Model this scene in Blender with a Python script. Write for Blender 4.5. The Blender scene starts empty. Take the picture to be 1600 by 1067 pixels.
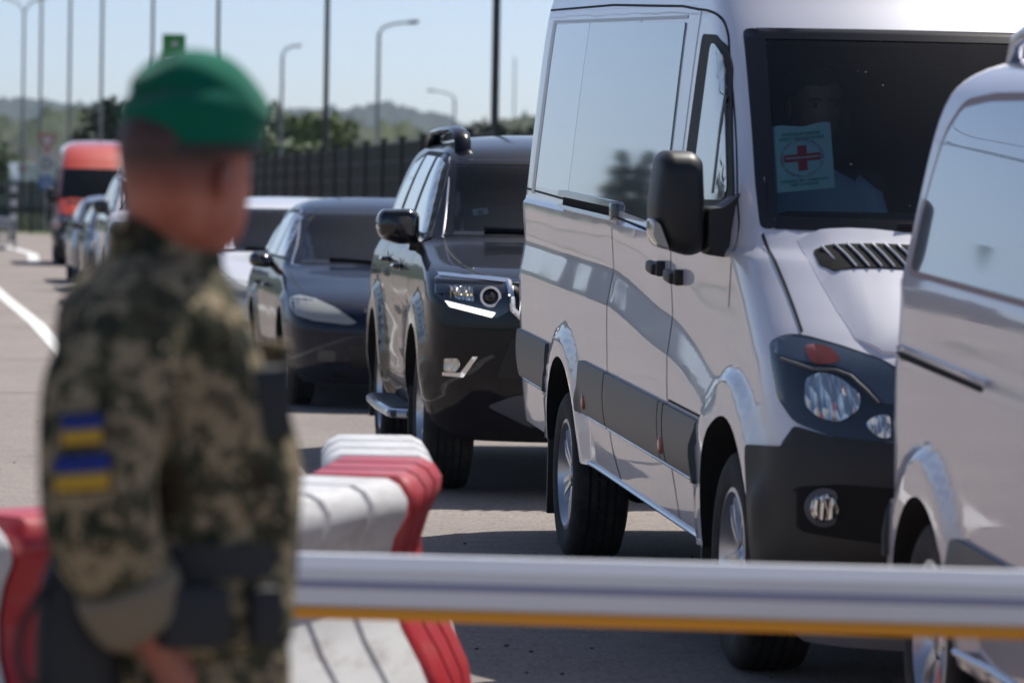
import bpy, bmesh, math, random
from mathutils import Vector, Matrix, noise
from mathutils.bvhtree import BVHTree
R = math.radians
random.seed(7)
sc = bpy.context.scene
COL = sc.collection

# ------------------------------------------------------------ camera
cd = bpy.data.cameras.new('camera'); cam = bpy.data.objects.new('camera', cd); COL.objects.link(cam)
sc.camera = cam
cam.location = (0, 0, 1.45)
cam.rotation_euler = (Matrix.Rotation(R(90 - 2.07), 4, 'X') @ Matrix.Rotation(R(1.0), 4, 'Z')).to_euler()
cd.lens = 132.75; cd.sensor_width = 36; cd.clip_start = .1; cd.clip_end = 20000
cd.dof.use_dof = True; cd.dof.focus_distance = 15.0; cd.dof.aperture_fstop = 4.1; cd.dof.aperture_blades = 0

def at3(px, py, d):
    """world point at depth y = d behind a point of the 1600-px photograph"""
    v = cam.rotation_euler.to_matrix() @ Vector(((px - 800) / 5900, (533.5 - py) / 5900, -1)); v *= d / v.y
    return Vector((v.x, v.y, v.z + 1.45))
# ------------------------------------------------------------ sky and sun
SUNV = Vector((.37, .56, 1.0)).normalized()
EL = math.asin(SUNV.z); AZ = math.atan2(SUNV.x, SUNV.y)
w = bpy.data.worlds.new('World'); sc.world = w; w.use_nodes = True
nt = w.node_tree; bg = nt.nodes['Background']
sky = nt.nodes.new('ShaderNodeTexSky'); sky.sky_type = 'NISHITA'; sky.sun_disc = False
sky.sun_elevation = EL; sky.sun_rotation = AZ
sky.air_density = .5; sky.dust_density = .95; sky.ozone_density = .7; sky.altitude = 0
nt.links.new(sky.outputs[0], bg.inputs[0]); bg.inputs[1].default_value = .13
sd = bpy.data.lights.new('sun', 'SUN'); sun = bpy.data.objects.new('sun', sd); COL.objects.link(sun)
sd.energy = 5.0; sd.angle = R(.53); sd.color = (1, .955, .89)
sun.rotation_euler = SUNV.to_track_quat('Z', 'Y').to_euler()
sc.view_settings.view_transform = 'Standard'; sc.view_settings.look = 'None'
sc.view_settings.exposure = 0.12; sc.view_settings.gamma = 1
try:
    sc.cycles.max_bounces = 8; sc.cycles.glossy_bounces = 4; sc.cycles.transparent_max_bounces = 12
    sc.cycles.caustics_reflective = False; sc.cycles.caustics_refractive = False
    sc.cycles.sample_clamp_indirect = 6
    sc.cycles.use_denoising = True
except Exception: pass

# ------------------------------------------------------------ materials
def mat(name, col=(.5, .5, .5), rough=.5, metal=0., coat=0., spec=.5, emit=None, croad=.03, sheen=0):
    m = bpy.data.materials.new(name); m.use_nodes = True
    p = m.node_tree.nodes['Principled BSDF']
    p.inputs['Base Color'].default_value = (*col, 1); p.inputs['Roughness'].default_value = rough
    p.inputs['Metallic'].default_value = metal; p.inputs['Coat Weight'].default_value = coat
    p.inputs['Coat Roughness'].default_value = croad
    p.inputs['Specular IOR Level'].default_value = spec
    if sheen: p.inputs['Sheen Weight'].default_value = sheen
    if emit:
        p.inputs['Emission Color'].default_value = (*emit[0], 1); p.inputs['Emission Strength'].default_value = emit[1]
    return m
def N(m, t): return m.node_tree.nodes.new('ShaderNode' + t)
def Lk(m, a, b): m.node_tree.links.new(a, b)
def P(m): return m.node_tree.nodes['Principled BSDF']
def objco(m, scale=(1, 1, 1)):
    tc = N(m, 'TexCoord'); mp = N(m, 'Mapping'); mp.inputs['Scale'].default_value = scale
    Lk(m, tc.outputs['Object'], mp.inputs[0]); return mp.outputs[0]
def ramp(m, fac, stops, interp='LINEAR'):
    r = N(m, 'ValToRGB'); r.color_ramp.interpolation = interp
    e = r.color_ramp.elements
    while len(e) < len(stops): e.new(.5)
    for i, (p, c) in enumerate(stops): e[i].position = p; e[i].color = (*c, 1)
    Lk(m, fac, r.inputs[0]); return r.outputs[0]
def noi(m, co, scale, detail=3, rough=.5, dist=0):
    n = N(m, 'TexNoise'); n.inputs['Scale'].default_value = scale; n.inputs['Detail'].default_value = detail
    n.inputs['Roughness'].default_value = rough; n.inputs['Distortion'].default_value = dist
    Lk(m, co, n.inputs['Vector']); return n.outputs[0]
def bump(m, h, strength, dist=.01):
    b = N(m, 'Bump'); b.inputs['Strength'].default_value = strength; b.inputs['Distance'].default_value = dist
    Lk(m, h, b.inputs['Height']); Lk(m, b.outputs[0], P(m).inputs['Normal']); return b
def mixc(m, fac, a, b):
    x = N(m, 'MixRGB'); Lk(m, fac, x.inputs[0])
    for i, v in ((1, a), (2, b)):
        if isinstance(v, tuple): x.inputs[i].default_value = (*v, 1)
        else: Lk(m, v, x.inputs[i])
    return x.outputs[0]
def paint(name, col, metal=.3, rough=.35, dust=.25, wav=.008):
    m = mat(name, col, rough, metal, 1.0 if dust > .05 else .62, croad=.02, spec=.5 if dust > .05 else .05)
    co = objco(m)
    d = noi(m, co, 1.4, 5, .62)
    f = ramp(m, d, [(.42, (0, 0, 0)), (.75, (dust, dust, dust))])
    sz = N(m, 'SeparateXYZ'); Lk(m, co, sz.inputs[0])
    dn = noi(m, objco(m, (3, 3, 1.2)), 3.0, 5, .65); ad = N(m, 'Math'); ad.operation = 'MULTIPLY_ADD'; ad.inputs[1].default_value = .55; Lk(m, dn, ad.inputs[0]); Lk(m, sz.outputs[2], ad.inputs[2])
    lo = ramp(m, ad.outputs[0], [(.48, (1.3 * dust + .12,) * 3), (.92, (0, 0, 0))])
    Lk(m, mixc(m, lo, mixc(m, f, col, (.30, .27, .25)), (.21, .18, .155)), P(m).inputs['Base Color'])
    cr = ramp(m, d, [(.4, (.015, .015, .015)), (.8, (.10, .10, .10))]); Lk(m, cr, P(m).inputs['Coat Roughness'])
    # slow waviness of pressed sheet metal
    wv = noi(m, objco(m, (.7, .7, 1.6)), 1.6, 1.5, .4)
    b = bump(m, wv, wav, 1.0); Lk(m, b.outputs[0], P(m).inputs['Coat Normal'])
    return m
def glassmat(name, tint, fres=1.5, add=0.):
    m = bpy.data.materials.new(name); m.use_nodes = True; t = m.node_tree
    for n in list(t.nodes): t.nodes.remove(n)
    o = t.nodes.new('ShaderNodeOutputMaterial'); mx = t.nodes.new('ShaderNodeMixShader')
    tr = t.nodes.new('ShaderNodeBsdfTransparent'); tr.inputs[0].default_value = (*tint, 1)
    gl = t.nodes.new('ShaderNodeBsdfGlossy'); gl.inputs['Roughness'].default_value = .01
    fr = t.nodes.new('ShaderNodeFresnel'); fr.inputs[0].default_value = fres
    t.links.new(fr.outputs[0], mx.inputs[0]); t.links.new(tr.outputs[0], mx.inputs[1]); t.links.new(gl.outputs[0], mx.inputs[2])
    t.links.new(mx.outputs[0], o.inputs[0]); return m

M = {}
M['silver'] = paint('silver_paint', (.68, .675, .73), .10, .38, .10)
M['silver_near'] = paint('silver_violet_paint', (.56, .53, .58), .10, .35, .12)
M['black'] = paint('black_paint', (.004, .005, .009), .0, .3, .01, .010)
M['navy'] = paint('dark_blue_paint', (.004, .009, .024), .0, .3, .012, .010)
M['white'] = paint('white_paint', (.72, .73, .76), 0, .4, .12)
M['orange'] = paint('orange_red_paint', (.62, .055, .015), 0, .4, .1)
M['greyblue'] = paint('grey_blue_paint', (.16, .20, .27), .4, .35, .1)
M['darkred'] = paint('dark_red_paint', (.10, .012, .015), .1, .35, .1)
M['trim'] = mat('grey_plastic_trim', (.055, .062, .07), .42)
M['plastic'] = mat('black_plastic', (.012, .012, .013), .48)
M['plasticg'] = mat('glossy_black_plastic', (.006, .006, .008), .12, coat=.5)
M['grey_plastic'] = mat('grey_plastic', (.09, .095, .11), .5)
M['seam'] = mat('panel_gap', (.006, .006, .007), .8)
M['well'] = mat('wheel_well_lining', (.008, .008, .008), .95)
M['tyre'] = mat('tyre_rubber', (.016, .016, .017), .82)
_t = M['tyre']; Lk(_t, ramp(_t, noi(_t, objco(_t), 9, 5, .65), [(.42, (.014, .014, .015)), (.72, (.055, .048, .042))]), P(_t).inputs['Base Color'])
M['rim'] = mat('alloy_rim', (.50, .52, .56), .28, .85, .4)
M['rimdark'] = mat('brake_dark', (.02, .02, .022), .6, .3)
M['chrome'] = mat('chrome', (.75, .77, .8), .08, 1)
M['tint'] = mat('tinted_glass', (.012, .016, .018), .02, 0, .0, spec=.9)
M['tintl'] = mat('tinted_window_glass', (.20, .24, .28), .02, 0, 1.0, spec=.9)
M['wind'] = glassmat('windscreen_glass', (.74, .82, .83), 1.42)
M['windc'] = glassmat('car_windscreen_glass', (.60, .74, .76), 1.38)
M['sealb'] = mat('black_rubber_seal', (.008, .008, .009), .6, spec=.25)
M['strip'] = mat('recess_edge_reflection', (.26, .22, .215), .4, coat=.4)  # brown of the ground mirrored in the window recess, put into the colour
M['tintd'] = mat('side_glass_dark', (.105, .13, .15), .02, 0, 1.0, spec=.5)
M['tintr'] = mat('rear_side_glass', (.27, .31, .36), .02, 0, 1.0, spec=.5)
M['frit'] = mat('black_glass_border', (.006, .006, .008), .16, spec=.35)
M['lens'] = glassmat('headlight_lens', (.85, .88, .92), 1.5)
M['lampdark'] = mat('headlight_housing', (.024, .034, .046), .25, .2, .8)
M['reflector'] = mat('lamp_reflector', (.72, .73, .75), .12, 1)
M['amber'] = mat('amber_indicator', (.17, .035, .025), .2, 0, .8)
M['markerred'] = mat('side_marker_lamp', (.50, .10, .06), .2, 0, .8)
M['red_lens'] = mat('red_tail_lens', (.45, .03, .06), .15, 0, 1)
M['drl'] = mat('daytime_light', (.9, .9, .85), .3, emit=((1, .98, .85), 1.8))
M['seat'] = mat('seat_fabric', (.035, .04, .045), .9)
M['seatl'] = mat('seat_fabric_light', (.16, .18, .19), .9)
M['interior'] = mat('cabin_plastic', (.045, .05, .055), .7)
M['skin'] = mat('skin', (.30, .13, .09), .55)

# asphalt
a = mat('asphalt', (.2, .18, .17), .85); M['asphalt'] = a
co = objco(a); big = noi(a, co, .35, 4, .6); grit = noi(a, co, 48, 4, .78); st = noi(a, co, 8, 4, .65)
vor = N(a, 'TexVoronoi'); vor.inputs['Scale'].default_value = 85; Lk(a, co, vor.inputs['Vector'])
c1 = ramp(a, grit, [(.30, (.085, .072, .066)), (.48, (.245, .212, .192)), (.66, (.355, .31, .28)), (.8, (.48, .43, .39))])
c2 = ramp(a, big, [(.3, (.80, .79, .79)), (.7, (1.08, 1.06, 1.05))])
mm = N(a, 'MixRGB'); mm.blend_type = 'MULTIPLY'; mm.inputs[0].default_value = 1; Lk(a, c1, mm.inputs[1]); Lk(a, c2, mm.inputs[2])
c3 = ramp(a, st, [(.25, (.72, .71, .7)), (.5, (1, 1, 1)), (.8, (1.05, 1.04, 1.02))])
m3 = N(a, 'MixRGB'); m3.blend_type = 'MULTIPLY'; m3.inputs[0].default_value = 1; Lk(a, mm.outputs[0], m3.inputs[1]); Lk(a, c3, m3.inputs[2])
Lk(a, m3.outputs[0], P(a).inputs['Base Color'])
bump(a, grit, .5, .006)
g = mat('grass_field', (.10, .12, .04), .95); M['grass'] = g
co = objco(g); Lk(g, ramp(g, noi(g, co, .05, 6, .65), [(.3, (.05, .075, .02)), (.55, (.12, .14, .05)), (.75, (.22, .19, .08))]), P(g).inputs['Base Color'])
M['roadpaint'] = mat('road_paint', (.72, .72, .70), .7)
co = objco(M['roadpaint']); Lk(M['roadpaint'], ramp(M['roadpaint'], noi(M['roadpaint'], co, 7, 6, .7), [(.32, (.32, .30, .28)), (.5, (.74, .74, .72))]), P(M['roadpaint']).inputs['Base Color'])

# ------------------------------------------------------------ mesh helpers
def finish(bm, sharp=38):
    bmesh.ops.recalc_face_normals(bm, faces=bm.faces)
    c = math.cos(R(sharp))
    for f in bm.faces: f.smooth = True
    for e in bm.edges:
        if len(e.link_faces) == 2 and e.link_faces[0].normal.dot(e.link_faces[1].normal) < c: e.smooth = False
XF = [None]
def obj(name, bm, m, parent=None, sharp=38, raw=False, recalc=True):
    if not raw and XF[0] is not None: bm.transform(XF[0])
    if recalc: finish(bm, sharp)
    me = bpy.data.meshes.new(name); bm.to_mesh(me); bm.free()
    for x in (m if isinstance(m, (list, tuple)) else [m]): me.materials.append(x)
    o = bpy.data.objects.new(name, me); COL.objects.link(o)
    if parent: o.parent = parent
    return o
def tag(o, label=None, cat=None, group=None, kind=None):
    if label: o['label'] = label
    if cat: o['category'] = cat
    if group: o['group'] = group
    if kind: o['kind'] = kind
    return o
def empty(name, loc, rz=0, **k):
    o = bpy.data.objects.new(name, None); COL.objects.link(o); o.location = loc; o.rotation_euler = (0, 0, rz)
    o.empty_display_size = .2
    return tag(o, **k)
def copy_tree(o, parent=None):
    c = o.copy(); COL.objects.link(c); c.parent = parent
    for ch in list(o.children): copy_tree(ch, c)
    return c
def box(bm, c, s, rot=None, bev=0, mi=0):
    r = bmesh.ops.create_cube(bm, size=1); vs = r['verts']
    bmesh.ops.scale(bm, vec=s, verts=vs)
    if bev:
        es = list({e for v in vs for e in v.link_edges})
        rr = bmesh.ops.bevel(bm, geom=es, offset=bev, segments=2, affect='EDGES', profile=.6); vs = [v for v in rr['verts']]
        vs = list({v for f in rr['faces'] for v in f.verts} | set(v for v in vs if v.is_valid))
    M4 = Matrix.Translation(c) @ (rot.to_4x4() if rot else Matrix())
    bmesh.ops.transform(bm, matrix=M4, verts=vs)
    fs = {f for v in vs for f in v.link_faces}
    for f in fs: f.material_index = mi
    return vs
def ring(bm, pts): return [bm.verts.new(p) for p in pts]
def skinr(bm, rings, closed=True, cap=True, mi=0):
    n = len(rings[0])
    for a, b in zip(rings, rings[1:]):
        for i in range(n if closed else n - 1):
            j = (i + 1) % n
            try: f = bm.faces.new((a[i], a[j], b[j], b[i])); f.material_index = mi
            except ValueError: pass
    if cap:
        for r_ in (rings[0], rings[-1]):
            try: f = bm.faces.new(r_); f.material_index = mi
            except ValueError: pass
def tube(bm, pts, rad, n=8, cap=True, mi=0):
    pts = [Vector(p) for p in pts]; rs = []
    up = Vector((0, 0, 1)); prev = None
    for i, p in enumerate(pts):
        d = (pts[min(i + 1, len(pts) - 1)] - pts[max(i - 1, 0)]).normalized()
        if prev is None:
            a = d.cross(up if abs(d.z) < .95 else Vector((1, 0, 0))).normalized()
        else: a = (prev - d * prev.dot(d)).normalized()
        prev = a; b = d.cross(a)
        r_ = rad[i] if isinstance(rad, (list, tuple)) else rad
        rs.append(ring(bm, [p + a * math.cos(t) * r_ + b * math.sin(t) * r_ for t in [2 * math.pi * k / n for k in range(n)]]))
    skinr(bm, rs, True, cap, mi)
def lathe(bm, prof, n=32, axis='Y', c=(0, 0, 0), cap=True, mi=0, close=False):
    """prof: list of (axial, radius)"""
    rs = []
    for a, r_ in prof:
        pts = []
        for k in range(n):
            t = 2 * math.pi * k / n; u, v = math.cos(t) * r_, math.sin(t) * r_
            pts.append({'Y': (c[0] + u, c[1] + a, c[2] + v), 'Z': (c[0] + u, c[1] + v, c[2] + a), 'X': (c[0] + a, c[1] + u, c[2] + v)}[axis])
        rs.append(ring(bm, pts))
    if close: rs.append(rs[0]); cap = False
    skinr(bm, rs, True, cap, mi)
def roundpoly(pts, r=.03, seg=3):
    out = []; n = len(pts)
    for i in range(n):
        p0, p1, p2 = Vector(pts[i - 1][:2]), Vector(pts[i][:2]), Vector(pts[(i + 1) % n][:2])
        rr = pts[i][2] if len(pts[i]) > 2 else r
        a = p0 - p1; b = p2 - p1
        d = min(rr, a.length * .45, b.length * .45)
        if d < 1e-4: out.append(tuple(p1)); continue
        s = p1 + a.normalized() * d; e = p1 + b.normalized() * d
        for k in range(seg + 1):
            t = k / seg; q = s * (1 - t) ** 2 + p1 * 2 * t * (1 - t) + e * t * t; out.append((q.x, q.y))
    return out
def pchip(xs, ys, x):
    n = len(xs)
    if x <= xs[0]: return ys[0]
    if x >= xs[-1]: return ys[-1]
    i = max(k for k in range(n - 1) if xs[k] <= x)
    h = [xs[k + 1] - xs[k] for k in range(n - 1)]; d = [(ys[k + 1] - ys[k]) / h[k] for k in range(n - 1)]
    def m(k):
        if k == 0: return d[0]
        if k == n - 1: return d[-1]
        if d[k - 1] * d[k] <= 0: return 0
        w1 = 2 * h[k] + h[k - 1]; w2 = h[k] + 2 * h[k - 1]
        return (w1 + w2) / (w1 / d[k - 1] + w2 / d[k])
    t = (x - xs[i]) / h[i]; hh = h[i]
    return ((1 + 2 * t) * (1 - t) ** 2) * ys[i] + t * (1 - t) ** 2 * hh * m(i) + t * t * (3 - 2 * t) * ys[i + 1] + t * t * (t - 1) * hh * m(i + 1)

# ------------------------------------------------------------ vehicle bodies: horizontal slices
# rows: z, t_front, t_rear, half width, front corner depth, rear corner depth, front exponent
def car_body(rows, disp=None, fine=None, sub=3, nside=80, nc=14, nr=2.6):
    zs = [r_[0] for r_ in rows]; cols = list(zip(*rows))
    zz = []
    for a, b in zip(zs, zs[1:]):
        k = max(1, min(sub, int(round((b - a) / .02)))) if (b - a) < .06 else max(sub, int((b - a) / (.013 if fine and fine[0] <= a < fine[1] else .028)))
        zz += [a + (b - a) * i / k for i in range(k)]
    zz.append(zs[-1])
    bm = bmesh.new(); rs = []
    for z in zz:
        tf, tr, w, Lf, Lr, n = [pchip(zs, cols[k], z) for k in range(1, 7)]
        half = []
        for k in range(nc + 1):
            a = math.pi / 2 * k / nc
            half.append((tf - Lf + Lf * math.cos(a) ** (2 / n), w * math.sin(a) ** (2 / n)))
        for k in range(1, nside): t = tf - Lf + (tr + Lr - tf + Lf) * k / nside; half.append((t, w))
        for k in range(nc + 1):
            a = math.pi / 2 * (1 - k / nc)
            half.append((tr + Lr - Lr * math.cos(a) ** (2 / nr), w * math.sin(a) ** (2 / nr)))
        if disp: half = [(t, y + (disp(t, z) if y > .55 * w else 0)) for t, y in half]
        pts = [(t, y, z) for t, y in half] + [(t, -y, z) for t, y in half[-2:0:-1]]
        rs.append(ring(bm, pts))
    skinr(bm, rs)
    bmesh.ops.remove_doubles(bm, verts=bm.verts, dist=1e-5)
    bmesh.ops.recalc_face_normals(bm, faces=bm.faces)
    return bm
def boolean(bm, cutters):
    """cutters: list of bmesh; their cut faces take material slot 1"""
    def tmp(b, mi):
        me = bpy.data.meshes.new('tmp')
        for f in b.faces: f.material_index = mi
        b.to_mesh(me)
        me.materials.append(M['well']); me.materials.append(M['well'])
        o = bpy.data.objects.new('tmp', me); COL.objects.link(o); return o
    o = tmp(bm, 0); bm.free(); cs = []
    for c in cutters:
        bmesh.ops.recalc_face_normals(c, faces=c.faces)
        k = tmp(c, 1); c.free(); cs.append(k)
        md = o.modifiers.new('b', 'BOOLEAN'); md.operation = 'DIFFERENCE'; md.object = k; md.solver = 'EXACT'
    dg = bpy.context.evaluated_depsgraph_get(); dg.update()
    e = o.evaluated_get(dg); out = bmesh.new(); out.from_mesh(e.to_mesh())
    for k in [o] + cs:
        me = k.data; bpy.data.objects.remove(k); bpy.data.meshes.remove(me)
    return out
def cyl_cut(t, z, r_, y0, y1, low=0):
    b = bmesh.new(); rs = []
    for y in (y0, y1):
        pts = [(t + r_ * math.cos(a), y, z + r_ * math.sin(a)) for a in [math.pi * k / 24 for k in range(25)]]
        pts += [(t - r_, y, z - .6), (t + r_, y, z - .6)]
        rs.append(ring(b, pts))
    skinr(b, rs); return b
def trap_cut(x0, x1, ybot, ytop, z0, z1):
    b = bmesh.new(); rs = [ring(b, [(x, -ybot, z0), (x, ybot, z0), (x, ytop, z1), (x, -ytop, z1)]) for x in (x0, x1)]; skinr(b, rs); return b
def box_cut(x0, x1, y0, y1, z0, z1):
    b = bmesh.new(); box(b, ((x0 + x1) / 2, (y0 + y1) / 2, (z0 + z1) / 2), (x1 - x0, y1 - y0, z1 - z0)); return b

class Car:
    def __init__(s, name, o, head, rake, rt, rz, rows, disp=None, **tags):
        a = R(head); f = Vector((math.sin(a), -math.cos(a), 0))
        s.root = empty(name, (o[0], o[1], 0), math.atan2(f.y, f.x), **tags)
        s.rk = Matrix.Translation((rt, 0, rz)) @ Matrix.Rotation(R(rake), 4, 'Y') @ Matrix.Translation((-rt, 0, -rz))
        s.bm = car_body(rows, disp, (.88, 1.36) if rows is VAN_ROWS else None); s.bvh = BVHTree.FromBMesh(s.bm)
    def on(s): XF[0] = s.rk
    def body(s, paint_m, cuts, name='body'):
        b = boolean(s.bm, cuts)
        XF[0] = s.rk
        s.body_o = obj(name, b, [paint_m, M['well']], s.root, 32)
        return s.body_o
    def hit(s, mode, a, b, side=-1):
        if mode == 'side': o, d = Vector((a, side * 3, b)), Vector((0, -side, 0))
        elif mode == 'front': o, d = Vector((6, a, b)), Vector((-1, 0, 0))
        elif mode == 'rear': o, d = Vector((-9, a, b)), Vector((1, 0, 0))
        else: o, d = Vector((a, b, 5)), Vector((0, 0, -1))
        h = s.bvh.ray_cast(o, d)
        return h[0], h[1], d
    def patch(s, name, poly, mode, m, side=-1, off=.004, th=.006, grid=.05, r=.03, parent=None, mk=True, bm=None, mi=0, sharp=38, sx=1, seg=3):
        pl = roundpoly(poly, r, seg) if r else [p[:2] for p in poly]
        if sx == -1: pl = [(-p[0], p[1]) for p in pl]
        b = bmesh.new()
        f = b.faces.new([b.verts.new((x, y, 0)) for x, y in pl])
        xs = [p[0] for p in pl]; ys = [p[1] for p in pl]
        for ax, lo, hi in ((0, min(xs), max(xs)), (1, min(ys), max(ys))):
            k = int(lo / grid) + (lo > 0)
            v = k * grid
            while v < hi:
                if v > lo:
                    co = (v, 0, 0) if ax == 0 else (0, v, 0); no = (1, 0, 0) if ax == 0 else (0, 1, 0)
                    bmesh.ops.bisect_plane(b, geom=list(b.verts) + list(b.edges) + list(b.faces), plane_co=co, plane_no=no, dist=1e-4)
                v += grid
        bmesh.ops.triangulate(b, faces=[f for f in b.faces if len(f.verts) > 4])
        last = None; nv = {}
        for v in list(b.verts):
            p, n, d = s.hit(mode, v.co.x, v.co.y, side)
            if p is None: nv[v] = None; continue
            nv[v] = (p, d); last = (p, d)
        bad = [v for v in b.verts if nv[v] is None]
        if len(bad) == len(b.verts): b.free(); return None
        for v in b.verts:
            if nv[v]: v.co = nv[v][0] - nv[v][1] * (off(v.co.x, v.co.y) if callable(off) else off)
        if bad: bmesh.ops.delete(b, geom=bad, context='VERTS')
        d = last[1]
        ex = bmesh.ops.extrude_edge_only(b, edges=[e for e in b.edges if e.is_boundary])
        bmesh.ops.translate(b, vec=d * (th + (.016 if callable(off) else off)), verts=[v for v in ex['geom'] if isinstance(v, bmesh.types.BMVert)])
        for f in b.faces: f.material_index = mi
        if bm is not None:
            me = bpy.data.meshes.new('t'); b.to_mesh(me); bm.from_mesh(me); bpy.data.meshes.remove(me); b.free(); return None
        if not mk: return b
        XF[0] = s.rk
        return obj(name, b, m, parent or s.root, sharp)
    def line(s, pts, mode, wid=.006, side=-1, off=.0015, bm=None, step=.03, h=.0008):
        """thin strip following the body along a 2-D polyline"""
        P2 = []
        for (a, b) in zip(pts, pts[1:]):
            n = max(1, int(math.dist(a, b) / step))
            P2 += [(a[0] + (b[0] - a[0]) * k / n, a[1] + (b[1] - a[1]) * k / n) for k in range(n)]
        P2.append(pts[-1])
        rs = []
        for i, p in enumerate(P2):
            q0, q1 = P2[max(0, i - 1)], P2[min(len(P2) - 1, i + 1)]
            dx, dy = q1[0] - q0[0], q1[1] - q0[1]; l = math.hypot(dx, dy) or 1
            nx, ny = -dy / l * wid / 2, dx / l * wid / 2
            A = s.hit(mode, p[0] + nx, p[1] + ny, side); B = s.hit(mode, p[0] - nx, p[1] - ny, side)
            if A[0] is None or B[0] is None: continue
            rs.append(ring(bm, [A[0] - A[2] * off, B[0] - B[2] * off]))
        for a, b in zip(rs, rs[1:]):
            try: bm.faces.new((a[0], a[1], b[1], b[0]))
            except ValueError: pass

WHEELS = {}
def wheel_mesh(kind, rad, wid, rimr, spokes, split=True, col='rim'):
    """wheel axis along Y, outer face towards -Y"""
    b = bmesh.new(); h = wid / 2; r1 = rimr
    lathe(b, [(-h * .78, r1 - .004), (-h * .92, r1 + .014), (-h, r1 + (rad - r1) * .45), (-h * .98, r1 + (rad - r1) * .72), (-h * .86, rad - .012), (-h * .70, rad - .002), (-h * .4, rad), (h * .4, rad), (h * .7, rad - .002), (h * .86, rad - .012), (h, r1 + (rad - r1) * .5), (h * .9, r1), (h * .6, r1 - .01)], 64, close=True)
    for gy in (-.45, -.15, .15, .45):   # tread grooves
        lathe(b, [(h * gy - .006, rad + .0005), (h * gy + .006, rad + .0005)], 48, cap=False, mi=1)
    ty = bpy.data.meshes.new('tyre'); finish(b, 40); b.to_mesh(ty); b.free(); ty.materials.append(M['tyre']); ty.materials.append(M['well'])
    b = bmesh.new()
    lathe(b, [(-h * .80, r1 + .004), (-h * .90, r1 + .010), (-h * .92, r1 - .004), (-h * .80, r1 - .012), (-h * .55, r1 - .030), (-h * .1, r1 - .045), (h * .7, r1 - .05), (h * .7, r1 - .03), (-h * .5, r1 - .012)], 48, close=True)
    lathe(b, [(0, .001), (0, r1 - .05), (.02, r1 - .05), (.02, .001)], 32, cap=False, mi=1)
    lathe(b, [(-h * .74, .0005), (-h * .74, .028), (-h * .66, .036), (-h * .60, .060), (-h * .5, .085), (0, .09)], 24, cap=False)
    for k in range(spokes):
        for sgn in ((-1, 1) if split else (0,)):
            a = 2 * math.pi * k / spokes; a2 = a + sgn * .16
            wi, wo = (.020, .013) if split else (.034, .020)
            p0 = Vector((math.cos(a + sgn * .25) * .05, -h * .60, math.sin(a + sgn * .25) * .05)); p1 = Vector((math.cos(a2) * (r1 - .012), -h * .70, math.sin(a2) * (r1 - .012)))
            pm = (p0 + p1) / 2 + Vector((0, -.006, 0))
            rs = []
            for q, wd in ((p0, wi), (pm, (wi + wo) / 2), (p1, wo)):
                t = Vector((-math.sin(a2), 0, math.cos(a2))) * wd
                rs.append(ring(b, [q - t + Vector((0, .004, 0)), q - t * .6 - Vector((0, .008, 0)), q + t * .6 - Vector((0, .008, 0)), q + t + Vector((0, .004, 0)), q + t * .8 + Vector((0, .035, 0)), q - t * .8 + Vector((0, .035, 0))]))
            skinr(b, rs)
        a = 2 * math.pi * (k + .5) / spokes
        lathe(b, [(-h * .66, .0005), (-h * .66, .008), (-h * .5, .009)], 8, c=(math.cos(a) * .056, 0, math.sin(a) * .056), cap=False, mi=1)
    ri = bpy.data.meshes.new('rim'); finish(b, 35); b.to_mesh(ri); b.free(); ri.materials.append(M[col]); ri.materials.append(M['rimdark'])
    WHEELS[kind] = (ty, ri)
def put_wheel(car, kind, t, y, z):
    ty, ri = WHEELS[kind]
    r_ = bpy.data.objects.new('wheel', ri); COL.objects.link(r_); r_.parent = car.root; r_.location = (t, y, z)
    if y > 0: r_.rotation_euler = (0, 0, math.pi)
    r_.rotation_euler.y = random.uniform(0, 1.2)
    c = bpy.data.objects.new('tyre', ty); COL.objects.link(c); c.parent = r_
    return r_
wheel_mesh('van', .345, .235, .218, 5)
wheel_mesh('suv', .385, .26, .243, 6, True)
wheel_mesh('car', .32, .21, .205, 7, False)
def smooth(a, b, x):
    t = min(1, max(0, (x - a) / (b - a))); return t * t * (3 - 2 * t)
def arch_disp(ax, amount=.03, r0=.44, r1=.56, zmin=.3):
    def f(t, z):
        d = 0
        for (tc, zc) in ax:
            r_ = math.hypot(t - tc, z - zc)
            if z > zmin: d = max(d, amount * (1 - smooth(r1 - .03, r1 + .01, r_)))
        return d
    return f

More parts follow.
